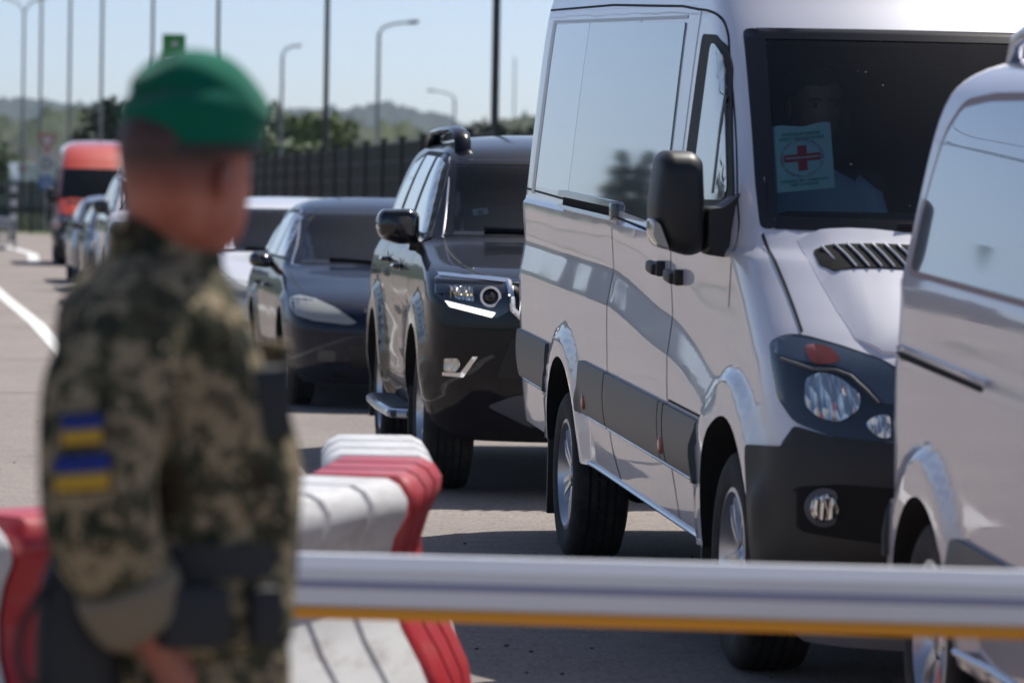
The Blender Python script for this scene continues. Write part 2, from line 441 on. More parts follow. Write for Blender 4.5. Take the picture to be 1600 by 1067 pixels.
VAN_ROWS = [
 (.22, .80, -5.05, .86, .45, .15, 2.6), (.30, .90, -5.12, .93, .48, .16, 2.6), (.42, .96, -5.18, .955, .5, .18, 2.6), (.60, 1.00, -5.20, .972, .5, .18, 2.7),
 (.80, .99, -5.22, .980, .5, .18, 2.7), (.95, .95, -5.24, .978, .5, .18, 2.7), (1.08, .87, -5.25, .976, .5, .18, 2.7), (1.15, .79, -5.25, .975, .5, .18, 2.6),
 (1.22, .69, -5.26, .974, .5, .18, 2.6), (1.30, .57, -5.27, .974, .5, .18, 2.6), (1.375, .46, -5.28, .974, .5, .18, 2.6), (1.39, .435, -5.28, .962, .5, .18, 2.6), (1.44, .37, -5.28, .957, .5, .18, 2.6), (1.46, .345, -5.28, .955, .5, .18, 2.6),
 (1.80, -.04, -5.29, .920, .5, .18, 2.6), (2.12, -.44, -5.30, .884, .5, .18, 2.6), (2.20, -.55, -5.30, .872, .5, .18, 2.6), (2.24, -.60, -5.30, .862, .5, .18, 2.6), (2.40, -.85, -5.28, .82, .5, .18, 2.5),
 (2.52, -1.12, -5.25, .77, .5, .2, 2.4), (2.60, -1.45, -5.18, .68, .5, .25, 2.3), (2.65, -1.85, -5.05, .54, .5, .3, 2.2), (2.675, -2.3, -4.8, .34, .4, .4, 2.2), (2.68, -2.6, -4.5, .15, .3, .3, 2.2)]
VAN_AX = [(.08, .41), (-3.62, .30)]
def van_disp(t, z):
    d = arch_disp(VAN_AX, .028, .44, .60, .38)(t, z)
    # pressed crease: the panel leans out below it and in above it
    cz = 1.195 if t < -2.4 else 1.195 - .095 * smooth(-2.6, -1.0, t) - .20 * smooth(-1.2, .3, t)
    q = z - cz; f = 1 - smooth(-.35, .35, t)
    if q >= 0: d += -.007 * (1 - smooth(0, .17, q)) * f
    else: d += (-.007 + .019 * min(1, -q / .13)) * f * (1 - smooth(.12, .5, -q))
    return d
SUV_ROWS = [
 (.28, .70, -3.45, .80, .45, .25, 2.6), (.36, .78, -3.55, .88, .5, .28, 2.6), (.48, .83, -3.66, .925, .5, .3, 2.7), (.62, .86, -3.70, .940, .48, .3, 2.8), (.80, .87, -3.71, .943, .45, .3, 2.9),
 (.98, .86, -3.71, .943, .45, .3, 2.9), (1.06, .80, -3.71, .940, .45, .3, 2.7), (1.11, .66, -3.71, .932, .45, .3, 2.6), (1.15, .42, -3.70, .922, .45, .28, 2.6), (1.19, .08, -3.70, .905, .45, .28, 2.8), (1.225, -.18, -3.70, .885, .42, .28, 3.0), (1.25, -.34, -3.69, .87, .42, .25, 3.0),
 (1.27, -.38, -3.69, .862, .42, .25, 3.0), (1.50, -.74, -3.62, .790, .4, .25, 2.8), (1.69, -1.02, -3.52, .715, .4, .25, 2.8), (1.74, -1.15, -3.48, .685, .42, .25, 2.8), (1.79, -1.42, -3.40, .62, .5, .3, 2.6), (1.825, -1.80, -3.25, .50, .5, .3, 2.4), (1.845, -2.2, -3.05, .30, .4, .3, 2.2), (1.85, -2.4, -2.9, .12, .2, .2, 2.2)]
SUV_AX = [(-.02, .385), (-2.80, .385)]
def suv_disp(t, z):
    d = arch_disp(SUV_AX, .03, .46, .60, .3)(t, z)
    d += -.022 * smooth(.50, .62, z) * (1 - smooth(.80, .95, z)) * (1 if -2.35 < t < -.5 else 0) * math.sin(math.pi * (t + .5) / -1.85)
    return d
SED_ROWS = [
 (.18, .80, -3.60, .78, .5, .35, 2.5), (.28, .90, -3.75, .85, .55, .4, 2.5), (.42, .95, -3.84, .878, .6, .4, 2.5), (.55, .96, -3.86, .890, .6, .4, 2.5), (.66, .93, -3.87, .893, .6, .4, 2.5),
 (.74, .82, -3.87, .890, .6, .4, 2.4), (.80, .62, -3.86, .882, .6, .4, 2.4), (.86, .30, -3.84, .870, .6, .4, 2.5), (.91, .0, -3.80, .855, .5, .4, 2.7), (.955, -.30, -3.72, .835, .45, .4, 2.8), (.985, -.44, -3.60, .82, .42, .4, 2.8),
 (1.02, -.52, -3.35, .81, .4, .4, 2.8), (1.20, -.95, -3.00, .735, .4, .35, 2.8), (1.38, -1.36, -2.72, .645, .35, .3, 2.7), (1.42, -1.52, -2.62, .60, .35, .3, 2.6), (1.455, -1.75, -2.48, .52, .35, .3, 2.4), (1.48, -1.98, -2.38, .36, .2, .2, 2.2), (1.485, -2.05, -2.30, .15, .1, .1, 2.2)]
SED_AX = [(0, .32), (-2.72, .32)]
sed_disp = arch_disp(SED_AX, .018, .37, .47, .25)
MPV_ROWS = [
 (.24, 4.05, -.45, .86, .5, .2, 2.6), (.32, 4.10, -.55, .91, .5, .2, 2.6), (.45, 4.12, -.60, .935, .5, .2, 2.6), (.66, 4.12, -.62, .945, .5, .2, 2.6), (1.00, 4.0, -.63, .950, .5, .2, 2.6), (1.08, 3.85, -.63, .944, .5, .2, 2.6), (1.18, 3.4, -.63, .940, .5, .2, 2.6), (1.24, 3.1, -.63, .936, .5, .18, 2.6),
 (1.28, 3.0, -.63, .925, .5, .16, 2.6), (1.45, 2.7, -.61, .898, .5, .16, 2.6), (1.65, 2.35, -.58, .862, .5, .16, 2.6), (1.76, 2.1, -.55, .832, .5, .2, 2.6), (1.81, 1.9, -.50, .79, .5, .25, 2.5), (1.86, 1.5, -.40, .66, .5, .3, 2.4), (1.885, 1.2, -.25, .45, .4, .3, 2.2), (1.89, 1.0, -.1, .2, .3, .2, 2.2)]
MPV_AX = [(0, .33), (3.2, .33)]
mpv_disp = arch_disp(MPV_AX, .026, .37, .50, .3)
#== END PART 1 ==
M['facet'] = mat('faceted_reflector', (.55, .55, .54), .16, 1)
_f = M['facet']; _v = N(_f, 'TexVoronoi'); _v.inputs['Scale'].default_value = 22; Lk(_f, objco(_f, (1, 2.6, .7)), _v.inputs['Vector']); bump(_f, _v.outputs['Distance'], .8, .02)
M['hazy'] = mat('hazy_headlight_lens', (.33, .335, .31), .22, 0, .9)
M['lampglass'] = mat('clear_lamp_cover', (.030, .040, .058), .06, .1, 1.0)
M['bright_edge'] = mat('metal_and_edge_highlight', (.45, .50, .58), .2, .7, .5)  # metal of steps and rails; also stands for highlights along body edges
M['grilleb'] = mat('grille_black', (.01, .01, .012), .4)

def smline(p, k=5):
    out = []; n = len(p)
    for i in range(n - 1):
        a, b_, c, d = p[max(0, i - 1)], p[i], p[i + 1], p[min(n - 1, i + 2)]
        for j in range(k):
            t = j / k; out.append(tuple(.5 * ((2 * b_[q]) + (-a[q] + c[q]) * t + (2 * a[q] - 5 * b_[q] + 4 * c[q] - d[q]) * t * t + (-a[q] + 3 * b_[q] - 3 * c[q] + d[q]) * t ** 3) for q in (0, 1)))
    return out + [p[-1]]
def mirror_pts(p): return [(-q[0],) + tuple(q[1:]) for q in p]
def slab(bm, poly, t0, t1, bev=((0, 1), (1, 1)), rad=.02, mi=0):
    """polygon in (y,z) extruded along t with softened ends: bev = list of (fraction, scale)"""
    pl = roundpoly(poly, rad, 4); cx = sum(p[0] for p in pl) / len(pl); cz = sum(p[1] for p in pl) / len(pl); rs = []
    for f, k in bev:
        t = t0 + (t1 - t0) * f
        rs.append(ring(bm, [(t, cx + (p[0] - cx) * k, cz + (p[1] - cz) * k) for p in pl]))
    skinr(bm, rs, True, True, mi)
def seat(car, t, y, z, m, h=.62, lean=12):
    b = bmesh.new(); r_ = Matrix.Rotation(R(-lean), 3, 'Y')
    box(b, (t, y, z + h / 2 + .05), (.13, .48, h), r_, .045)
    box(b, (t + .24, y, z), (.5, .5, .14), None, .04)
    o = obj('seat', b, m, car.root, 60)
    b = bmesh.new(); box(b, (t - .12, y, z + h + .17), (.09, .27, .18), r_, .035)
    tube(b, [(t - .09, y - .06, z + h), (t - .12, y - .06, z + h + .12)], .007); tube(b, [(t - .09, y + .06, z + h), (t - .12, y + .06, z + h + .12)], .007)
    obj('headrest', b, m, o, 60)
def steering(car, t, y, z, r_=.19):
    b = bmesh.new(); rs = []; rot = Matrix.Rotation(R(-24), 3, 'Y')
    for k in range(28):
        a = 2 * math.pi * k / 28; c = Vector((0, math.cos(a) * r_, math.sin(a) * r_)); n = c.normalized()
        rs.append(ring(b, [Vector((t, y, z)) + rot @ (c + n * math.cos(u) * .014 + Vector((math.sin(u) * .014, 0, 0))) for u in [2 * math.pi * j / 7 for j in range(7)]]))
    skinr(b, rs + [rs[0]], True, False)
    box(b, (t + .01, y, z), (.04, .14, .10), rot, .015)
    tube(b, [Vector((t, y, z)) + rot @ Vector((0, -r_, 0)), Vector((t, y, z)) + rot @ Vector((0, r_, 0))], .014, 6)
    tube(b, [(t, y, z), (t + .35, y, z - .2)], .03, 8)
    obj('steering_wheel', b, M['interior'], car.root, 50)
def wiper(car, pts, name='wiper'):
    b = bmesh.new(); P3 = []
    for y, z in pts:
        h, n, d = car.hit('front', y, z); P3.append(h - d * .028)
    tube(b, P3, [.012] + [.010] * (len(P3) - 2) + [.006], 6); obj(name, b, M['plastic'], car.root)

def build_van(car, pm, plain=False):
    cuts = [cyl_cut(.08, .41, .455, -1.2, -.66), cyl_cut(.08, .41, .455, .66, 1.2), cyl_cut(-3.62, .31, .475, -1.2, -.64), cyl_cut(-3.62, .31, .475, .64, 1.2),
            trap_cut(-2.6, 1.3, .862, .785, 1.485, 2.065), box_cut(-2.45, -.45, -.80, .80, .62, 1.60), box_cut(-3.30, -.33, -1.2, 1.2, .0, .395), box_cut(-5.5, -4.02, -1.2, 1.2, 0, .40)]
    car.body(pm, cuts); R_ = car.root
    for sd_ in (-1, 1):
        put_wheel(car, 'van', .08, sd_ * .862, .345); put_wheel(car, 'van', -3.62, sd_ * .862, .345)
    pt = lambda *a, **k: car.patch(*a, **k)
    # windscreen, black border
    b = bmesh.new()
    for sx in (1, -1):
        pt('x', [(-.835, 2.095), (-.79, 2.095), (-.782, 2.06), (-.850, 1.53), (-.86, 1.462), (-.905, 1.455), (-.893, 1.60)], 'front', None, off=.006, grid=.06, r=.02, bm=b, sx=sx)
    pt('x', [(-.80, 2.097), (.80, 2.097), (.79, 2.060), (-.79, 2.060)], 'front', None, off=.006, r=.005, bm=b, grid=.08)
    pt('x', [(-.86, 1.497), (.86, 1.497), (.87, 1.458), (-.87, 1.458)], 'front', None, off=.006, r=.005, bm=b, grid=.08)
    car.on(); ws = obj('windscreen_border', b, M['frit'], R_, 40)
    pt('windscreen', [(-.805, 2.085), (.805, 2.085), (.882, 1.475), (-.882, 1.475)], 'front', M['wind'], off=.001, th=.002, r=.03)
    b = bmesh.new(); rg = random.Random(5)
    for k in range(26):
        y, z = rg.uniform(-.74, .7), rg.uniform(1.52, 2.04); q, n_, d = car.hit('front', y, z)
        if q is None: continue
        s_ = rg.uniform(.0008, .0022); u = n_.cross(Vector((0, 1, 0))).normalized(); v = n_.cross(u)
        b.faces.new([b.verts.new(q + n_ * .002 + (u * math.cos(a) * rg.uniform(.6, 1.3) + v * math.sin(a)) * s_) for a in [2 * math.pi * j / 7 for j in range(7)]])
    car.on(); tag(obj('insect_specks', b, M['speck'], ws, recalc=False), kind='stuff')
    # hood seams, front panel gaps
    b = bmesh.new()
    for sx in (1, -1):
        car.line([(t, sx * y) for t, y in [(.106, -.903), (.218, -.895), (.362, -.880), (.47, -.872), (.575, -.866)]], 'top', .008, bm=b, off=.0035)
        sdn = -1 if sx == 1 else 1
        for ln in ([(-1.20, 2.16), (-1.20, 1.7), (-1.15, 1.25), (-1.10, 1.0), (-1.08, .81), (-1.06, .6), (-1.0, .52), (-.95, .42)],
                   smline([(-1.28, 2.168), (-1.05, 2.158), (-.86, 2.135), (-.74, 2.085), (-.62, 1.99), (-.36, 1.77), (-.14, 1.545), (-.03, 1.42), (-.05, 1.2)]),
                   [(-2.5, 1.385), (-2.47, 1.2), (-2.48, 1.0), (-2.46, .6), (-2.40, .52), (-2.25, .42)],
                   [(-5.28, 2.236), (-3.27, 2.222), (-1.6, 2.185), (-1.25, 2.167)],
                   [(-5.10, 1.435), (-3.95, 1.425), (-2.5, 1.40), (-1.6, 1.38), (-1.22, 1.365)],
                   [(-1.05, .82), (-.40, .82)], [(-2.47, 2.16), (-2.47, 1.47)]):
            car.line(ln, 'side', .009, side=sdn, bm=b)
    car.on(); obj('panel_gaps', b, M['seam'], R_, recalc=False)
    # bumper
    b = bmesh.new()
    for sdn in (-1, 1):
        pt('x', [(.49, .815), (.60, .822), (.70, .83), (.76, .865), (.90, .87), (.90, .27), (.62, .27), (.53, .40), (.52, .60)], 'side', None, side=sdn, off=.011, grid=.035, r=.01, bm=b)
    pt('x', [(-.945, .84), (-.915, .895), (-.82, .872), (-.6, .86), (.6, .86), (.82, .872), (.915, .895), (.945, .84), (.93, .27), (-.93, .27)], 'front', None, off=.012, grid=.04, r=.01, bm=b)
    car.on(); bo = obj('bumper', b, M['plastic'], R_, 40)
    # headlights
    for sx in (1, -1):
        pl = [(-.955, 1.06), (-.952, 1.13), (-.905, 1.158), (-.862, 1.158), (-.775, 1.137), (-.663, 1.101), (-.60, 1.06), (-.62, .865), (-.72, .866), (-.82, .872), (-.916, .905), (-.948, .965)]
        h = pt('headlight', pl, 'front', M['lampdark'], off=.006, grid=.03, sx=sx, r=.02)
        pt('reflector', [(-.888, .955), (-.882, 1.035), (-.84, 1.058), (-.79, 1.045), (-.737, .998), (-.745, .955), (-.80, .915), (-.855, .925)], 'front', M['facet'], off=.012, grid=.02, sx=sx, r=.02, parent=h)
        pt('indicator', [(-.875, 1.135), (-.80, 1.132), (-.775, 1.09), (-.86, 1.072)], 'front', M['amber'], off=.012, grid=.03, sx=sx, parent=h)
        pt('daylight', [(-.735, .915), (-.70, .942), (-.66, .945), (-.66, .875), (-.70, .878)], 'front', M['facet'], off=.012, grid=.03, sx=sx, parent=h)
        b = bmesh.new(); P3 = []
        for y, z in [(-.935, 1.085), (-.90, 1.075), (-.86, 1.062), (-.80, 1.064), (-.76, 1.05), (-.72, 1.01), (-.69, .975)]:
            q, n, d = car.hit('front', y * sx, z); P3.append(q - d * .012)
        tube(b, P3, .005, 6); car.on(); obj('lamp_brow', b, M['grey_plastic'], h)
        # fog lamp in its recess
        f = pt('fog_lamp_recess', [(-.925, .715), (-.80, .735), (-.62, .73), (-.62, .56), (-.91, .585)], 'front', M['well'], off=.016, grid=.03, sx=sx)
        q, n, d = car.hit('front', -.845 * sx, .665)
        b = bmesh.new(); lathe(b, [(.018, .056), (.040, .058), (.044, .05)], 24, 'X', (q.x, q.y, q.z)); car.on(); o = obj('fog_lamp', b, M['grey_plastic'], f)
        b = bmesh.new(); lathe(b, [(.040, .048), (.052, .036), (.056, .001)], 24, 'X', (q.x, q.y, q.z)); car.on(); obj('lamp_glass', b, M['facet'], f)
        pt('lens_sky_patch', [(-.945, 1.098), (-.935, 1.140), (-.905, 1.150), (-.862, 1.150), (-.775, 1.130), (-.663, 1.094), (-.615, 1.055), (-.625, .975), (-.675, .975), (-.715, 1.022), (-.76, 1.062), (-.80, 1.076), (-.90, 1.086)], 'front', M['lens_sky'], off=.010, grid=.03, sx=sx, r=.01, parent=h)
    # raised centre of the hood
    ye = lambda t: .835 - (t - .10) * .17
    boff = lambda t, y: .0012 + .018 * smooth(0, .07, ye(t) - abs(y)) * smooth(.0, .06, .872 - t - .12 * abs(y))
    hb = [(.215, -.815), (.40, -.785), (.55, -.757), (.68, -.725), (.76, -.66), (.84, -.40), (.875, 0), (.84, .40), (.76, .66), (.68, .725), (.55, .757), (.40, .785), (.215, .815), (.33, .50), (.385, .2), (.395, 0), (.385, -.2), (.33, -.50)]
    pt('hood_centre', hb, 'top', pm, off=boff, th=.001, grid=.03, r=.0)
    # grille and hood vents
    g_ = pt('grille', [(-.60, 1.08), (.60, 1.08), (.56, .875), (-.56, .875)], 'front', M['grilleb'], off=.008, grid=.06)
    b = bmesh.new()
    for z in (.92, .97, 1.02):
        tube(b, [car.hit('front', y, z)[0] + Vector((.02, 0, 0)) for y in [-.56 + .14 * k for k in range(9)]], .012, 6)
    car.on(); obj('grille_bars', b, M['grey_plastic'], g_)
    for sx in (1, -1):
        v = pt('hood_vent', [(.292, -.780 * sx), (.335, -.66 * sx), (.380, -.50 * sx), (.41, -.30 * sx), (.505, -.33 * sx), (.482, -.52 * sx), (.42, -.735 * sx), (.365, -.772 * sx)], 'top', M['well'], off=lambda t, y: boff(t, y) + .0035, grid=.03, r=.012)
        b = bmesh.new()
        for k in range(12):
            y = -.755 + k * .037; ta, tb = pchip([-.775, -.66, -.5, -.3], [.292, .335, .380, .41], y), pchip([-.735, -.52, -.3], [.42, .482, .505], y + .05)
            a_, c_ = car.hit('top', ta + .004, y * sx)[0], car.hit('top', tb - .006, (y + .045) * sx)[0]
            if a_ and c_: tube(b, [a_ + Vector((0, 0, boff(ta, y) + .008)), (a_ + c_) / 2 + Vector((0, 0, boff((ta + tb) / 2, y) + .011)), c_ + Vector((0, 0, boff(tb, y) + .008))], .0034, 5)
        car.on(); obj('vent_slats', b, pm, v)
    wiper(car, [(-.52, 1.478), (-.40, 1.482), (-.1, 1.487), (.15, 1.485), (.25, 1.47)])
    wiper(car, [(.2, 1.478), (.5, 1.485), (.72, 1.48)])
    # sides
    for sdn in (-1, 1):
        tr = None
        for k, (x0, x1) in enumerate([(-5.19, -4.10), (-3.14, -2.475), (-2.455, -1.20), (-1.185, -1.095), (-1.075, -.385)]):
            o = pt('side_trim', [(x0, .805), (x1, .805), (x1, .60), (x0, .60)], 'side', M['trim'], side=sdn, off=lambda x, z: .010 + .014 * max(0, math.sin(math.pi * (z - .59) / .225)) ** .6, th=.01, grid=.028, r=.012)
        b = bmesh.new()
        for (x0, x1) in ((-5.17, -4.08), (-3.12, -2.47), (-2.45, -.40)):
            tube(b, [car.hit('side', x0 + (x1 - x0) * k / 12, .594, sdn)[0] + Vector((0, sdn * .006, 0)) for k in range(13)], .0065, 6)
        for (x0, x1) in ((-3.03, -.42),):
            tube(b, [car.hit('side', x0 + (x1 - x0) * k / 16, .405, sdn)[0] + Vector((0, sdn * .004, 0)) for k in range(17)], .009, 6)
        car.on(); obj('highlight_strip', b, M['bright_edge'], R_)  # bright tubes stand for the sky reflection under the trim and the sill highlight
        for x, z in ((-5.10, .665), (-2.98, .655), (-1.14, .66)):
            q, n, d = car.hit('side', x, z, sdn)
            b = bmesh.new(); lathe(b, [(0, .034), (.024, .034), (.030, .026), (.031, .001)], 16, 'Y', (0, 0, 0)); bmesh.ops.scale(b, vec=(.62, sdn, 1), verts=b.verts); bmesh.ops.translate(b, vec=q, verts=b.verts)
            car.on(); obj('side_marker', b, M['markerred'], R_)
        # load-area glazing and cab window
        pt('side_window', [(-4.80, 2.162), (-3.80, 2.158), (-3.80, 1.452), (-4.80, 1.452)], 'side', M['tintr'], side=sdn, off=.003, th=.004, grid=.1, r=.02)
        pt('side_window', [(-3.78, 2.158), (-1.47, 2.125), (-1.42, 1.405), (-2.48, 1.43), (-3.78, 1.452)], 'side', M['tintd'], side=sdn, off=.005, th=.006, grid=.1, r=.02)
        b = bmesh.new()
        for pl in ([(-4.93, 2.185), (-4.83, 2.185), (-4.83, 1.42), (-4.93, 1.42)], [(-4.90, 2.185), (-1.45, 2.150), (-1.45, 2.138), (-4.90, 2.172)]):
            pt('x', pl, 'side', None, side=sdn, off=.002, th=.004, grid=.1, r=.004, bm=b)
        car.on(); obj('recess_edge_reflection', b, M['strip'], R_)
        cw = pt('cab_window_frame', [(-1.10, 2.08), (-.85, 2.075), (-.68, 2.035), (-.57, 1.965), (-.17, 1.55), (-.20, 1.51), (-.95, 1.485), (-1.12, 1.49)], 'side', M['sealb'], side=sdn, off=.004, grid=.06, r=.03)
        pt('cab_window', [(-.90, 2.045), (-.83, 2.045), (-.70, 2.01), (-.60, 1.94), (-.27, 1.57), (-.30, 1.535), (-.88, 1.515), (-.90, 1.52)], 'side', M['tintd'], side=sdn, off=.007, grid=.06, parent=cw)
        b = bmesh.new(); car.line([(-.52, 1.87), (-.50, 1.55)], 'side', .03, side=sdn, off=.009, bm=b); car.on(); obj('window_divider', b, M['plastic'], cw, recalc=False)
        # slide rail
        b = bmesh.new()
        for z0, z1, off, mi in ((1.402, 1.452, .006, 1), (1.438, 1.462, .030, 0), (1.388, 1.404, .026, 0)):
            pt('x', [(-3.90, z1), (-2.47, z1), (-2.44, (z0 + z1) / 2), (-2.47, z0), (-3.90, z0)], 'side', None, side=sdn, off=off, th=.01, grid=.1, r=.008, bm=b, mi=mi)
        box(b, (-2.46, sdn * .972, 1.425), (.06, .035, .06), None, .012)
        car.on(); obj('slide_rail', b, [M['railg'], M['well']], R_)
        for x, z in ((-1.34, 1.262), (-.97, 1.250)):
            q, n, d = car.hit('side', x, z, sdn)
            b = bmesh.new()
            box(b, q + Vector((-.02, sdn * .030, .0)), (.13, .034, .042), Matrix.Rotation(R(4), 3, 'Y'), .014)
            box(b, q + Vector((.045, sdn * .012, .0)), (.05, .04, .055), None, .012); box(b, q + Vector((-.075, sdn * .010, 0)), (.03, .03, .04), None, .01)
            car.on(); obj('door_handle', b, M['plastic'], R_)
        # mud flaps
        for mt, mz, mh in ((-.43, .38, .38), (-4.12, .33, .5)):
            b = bmesh.new(); box(b, (mt, sdn * .86, mz), (.02, .23, mh), None, .006); car.on(); obj('mudflap', b, M['plastic'], R_)
        # mirror
        b = bmesh.new()
        sl = [(-1.185, 1.665), (-1.160, 1.690), (-1.075, 1.690), (-1.045, 1.665), (-1.036, 1.52), (-1.03, 1.368), (-1.08, 1.352), (-1.155, 1.375), (-1.195, 1.44), (-1.205, 1.50)]
        if sdn > 0: sl = mirror_pts(sl)
        slab(b, sl, -.32, -.12, ((0, .93), (.06, 1), (.5, 1), (.75, .96), (.92, .84), (1, .62)), .03)
        car.on(); mo = obj('mirror', b, M['plastic'], R_, 50)
        b = bmesh.new(); sa = [(-1.04, 1.515), (-.985, 1.518), (-.945, 1.55), (-.900, 1.60), (-.900, 1.345), (-1.04, 1.362)]
        if sdn > 0: sa = mirror_pts(sa)
        slab(b, sa, -.26, -.13, ((0, .9), (.15, 1), (.75, 1), (1, .86)), .02); car.on(); obj('mirror_arm', b, M['plastic'], mo, 50)
        b = bmesh.new(); si = [(-1.213, 1.475), (-1.190, 1.47), (-1.150, 1.372), (-1.195, 1.385), (-1.213, 1.42)]
        if sdn > 0: si = mirror_pts(si)
        slab(b, si, -.26, -.125, ((0, .9), (.2, 1), (.8, 1), (1, .8)), .01); car.on(); obj('mirror_indicator', b, M['lensw'], mo, 50)
    if not plain:
        seat(car, -.75, -.55, .92, M['seat'], .66); seat(car, -.75, .45, .92, M['seat'], .66)
        b = bmesh.new(); box(b, (-.30, 0, 1.40), (.52, 1.5, .19), None, .05); car.on(); obj('dashboard', b, M['interior'], R_, 50)
        b = bmesh.new(); box(b, (-2.40, 0, 1.5), (.04, 1.5, 1.0)); car.on(); obj('bulkhead', b, M['interior'], R_, 50)
        steering(car, -.45, .45, 1.44, .2)
    # chassis under the body
    b = bmesh.new(); box(b, (-2.2, -.42, .32), (5.2, .08, .14)); box(b, (-2.2, .42, .32), (5.2, .08, .14)); box(b, (-3.62, 0, .30), (.14, 1.4, .14), None, .03); box(b, (-.0, 0, .36), (.5, 1.2, .2), None, .04); box(b, (-1.7, .55, .33), (.9, .5, .2), None, .03)
    tube(b, [(-5.0, -.25, .40), (-4.1, -.3, .34), (-2.5, -.2, .33), (-.8, -.2, .35)], .035, 8)
    XF[0] = None; obj('chassis', b, M['well'], R_)
    # tail lamps
    for sx in (1, -1):
        pt('tail_lamp', [(-.93 * sx, 1.35), (-.80 * sx, 1.35), (-.80 * sx, .95), (-.93 * sx, .95)], 'rear', M['red_lens'], off=.008, grid=.05)
M['railg'] = mat('grey_rail', (.16, .175, .18), .25, .3, .6)
M['speck'] = mat('dried_specks', (.30, .30, .29), .8)
M['lens_sky'] = mat('lens_sky_reflection', (.070, .095, .135), .08, .1, 1.0)  # sky reflected in the top of the headlight, painted as a blue patch
M['lensw'] = mat('clear_indicator_lens', (.42, .40, .36), .15, 0, .8)

def build_suv(car, pm, lowdet=False):
    cuts = [cyl_cut(-.02, .385, .455, -1.2, -.60), cyl_cut(-.02, .385, .455, .60, 1.2), cyl_cut(-2.80, .385, .455, -1.2, -.60), cyl_cut(-2.80, .385, .455, .60, 1.2),
            box_cut(-3.2, .6, -.655, .655, 1.300, 1.668), box_cut(-3.0, -.95, -.74, .74, .62, 1.36)]
    car.body(pm, cuts); R_ = car.root; pt = car.patch
    for s_ in (-1, 1):
        put_wheel(car, 'suv', -.02, s_ * .80, .385); put_wheel(car, 'suv', -2.80, s_ * .80, .385)
    b = bmesh.new()
    for sx in (1, -1):
        pt('x', [(-.672, 1.692), (-.655, 1.692), (-.648, 1.66), (-.715, 1.31), (-.73, 1.283), (-.765, 1.283)], 'front', None, off=.005, grid=.05, r=.01, bm=b, sx=sx)
    pt('x', [(-.66, 1.692), (.66, 1.692), (.655, 1.665), (-.655, 1.665)], 'front', None, off=.005, r=0, bm=b, grid=.08)
    pt('x', [(-.71, 1.308), (.71, 1.308), (.73, 1.285), (-.73, 1.285)], 'front', None, off=.005, r=0, bm=b, grid=.08)
    car.on(); obj('windscreen_border', b, M['frit'], R_)
    pt('windscreen', [(-.66, 1.68), (.66, 1.68), (.73, 1.29), (-.73, 1.29)], 'front', M['windc'], off=.001, th=.002)
    b = bmesh.new()
    for sx in (-1, 1):
        tube(b, [car.hit('front', sx * y, z)[0] + Vector((.004, 0, 0)) for y, z in ((.676, 1.70), (.705, 1.55), (.735, 1.42), (.768, 1.29), (.776, 1.272))], .0055, 6)
    car.on(); obj('pillar_moulding', b, M['chrome'], R_)
    b = bmesh.new()
    for sx in (1, -1):
        car.line([(t, sx * y) for t, y in [(-.50, -.765), (-.2, -.775), (.12, -.765), (.30, -.752)]], 'top', .009, bm=b)
        car.line([(.34, -.75 * sx), (.56, -.70 * sx), (.68, -.60 * sx), (.74, -.45 * sx)], 'top', .009, bm=b)
        for ln in ([(-.62, 1.22), (-.66, 1.05), (-.62, .80), (-.60, .48)], [(-1.62, 1.72), (-1.64, 1.3), (-1.64, .8), (-1.60, .46)], [(-2.62, 1.72), (-2.68, 1.3), (-2.62, 1.1), (-2.50, .92), (-2.34, .75), (-2.25, .46)], [(-.60, .47), (-2.2, .47)]):
            car.line(ln, 'side', .008, side=-sx, bm=b)
    car.on(); obj('panel_gaps', b, M['seam'], R_, recalc=False)
    for sx in (1, -1):
        h = pt('headlight', [(-.905, 1.085), (-.86, 1.110), (-.72, 1.096), (-.575, 1.082), (-.565, .93), (-.625, .895), (-.87, .968), (-.91, 1.0)], 'front', M['lampglass'], off=.004, grid=.03, sx=sx, r=.012)
        pt('daytime_light', [(-.868, .975), (-.63, .922), (-.648, .898), (-.845, .945)], 'front', M['drl'], off=.012, grid=.04, r=.003, sx=sx, parent=h)
        pt('chrome_brow', [(-.885, 1.112), (-.70, 1.104), (-.48, 1.083), (-.48, 1.064), (-.70, 1.083), (-.88, 1.095)], 'front', M['chrome'], off=.012, grid=.04, r=.003, sx=sx, parent=h)
        pt('reflector', [(-.845, 1.05), (-.735, 1.045), (-.735, .975), (-.815, .985)], 'front', M['facet'], off=.008, grid=.02, r=.004, sx=sx, parent=h)
        b = bmesh.new()
        for k in range(5):
            y = (-.84 + k * .022) * sx; q, n, d = car.hit('front', y, 1.01); box(b, q + Vector((.010, 0, 0)), (.008, .006, .055))
        car.on(); obj('lamp_ribs', b, M['yellowish'], h)
        q, n, d = car.hit('front', -.655 * sx, 1.0)
        b = bmesh.new(); lathe(b, [(-.01, .052), (.022, .052), (.022, .040), (0, .040)], 24, 'X', q, close=True); car.on(); obj('lamp_ring', b, M['chrome'], h)
        b = bmesh.new(); lathe(b, [(.0, .040), (.014, .034), (.024, .018), (.027, .001)], 24, 'X', q); car.on(); obj('projector_lens', b, M['plasticg'], h)
        pt('fog_lamp', [(-.868, .69), (-.80, .693), (-.79, .66), (-.81, .625), (-.865, .625)], 'front', M['facet'], off=.008, grid=.02, r=.012, sx=sx)
        pt('fog_trim', [(-.872, .622), (-.79, .622), (-.735, .705), (-.71, .705), (-.775, .600), (-.872, .604)], 'front', M['chrome'], off=.010, grid=.02, r=.004, sx=sx)
    g_ = pt('grille', [(-.555, 1.078), (.555, 1.078), (.45, .86), (-.45, .86)], 'front', M['grilleb'], off=.006, grid=.06)
    b = bmesh.new()
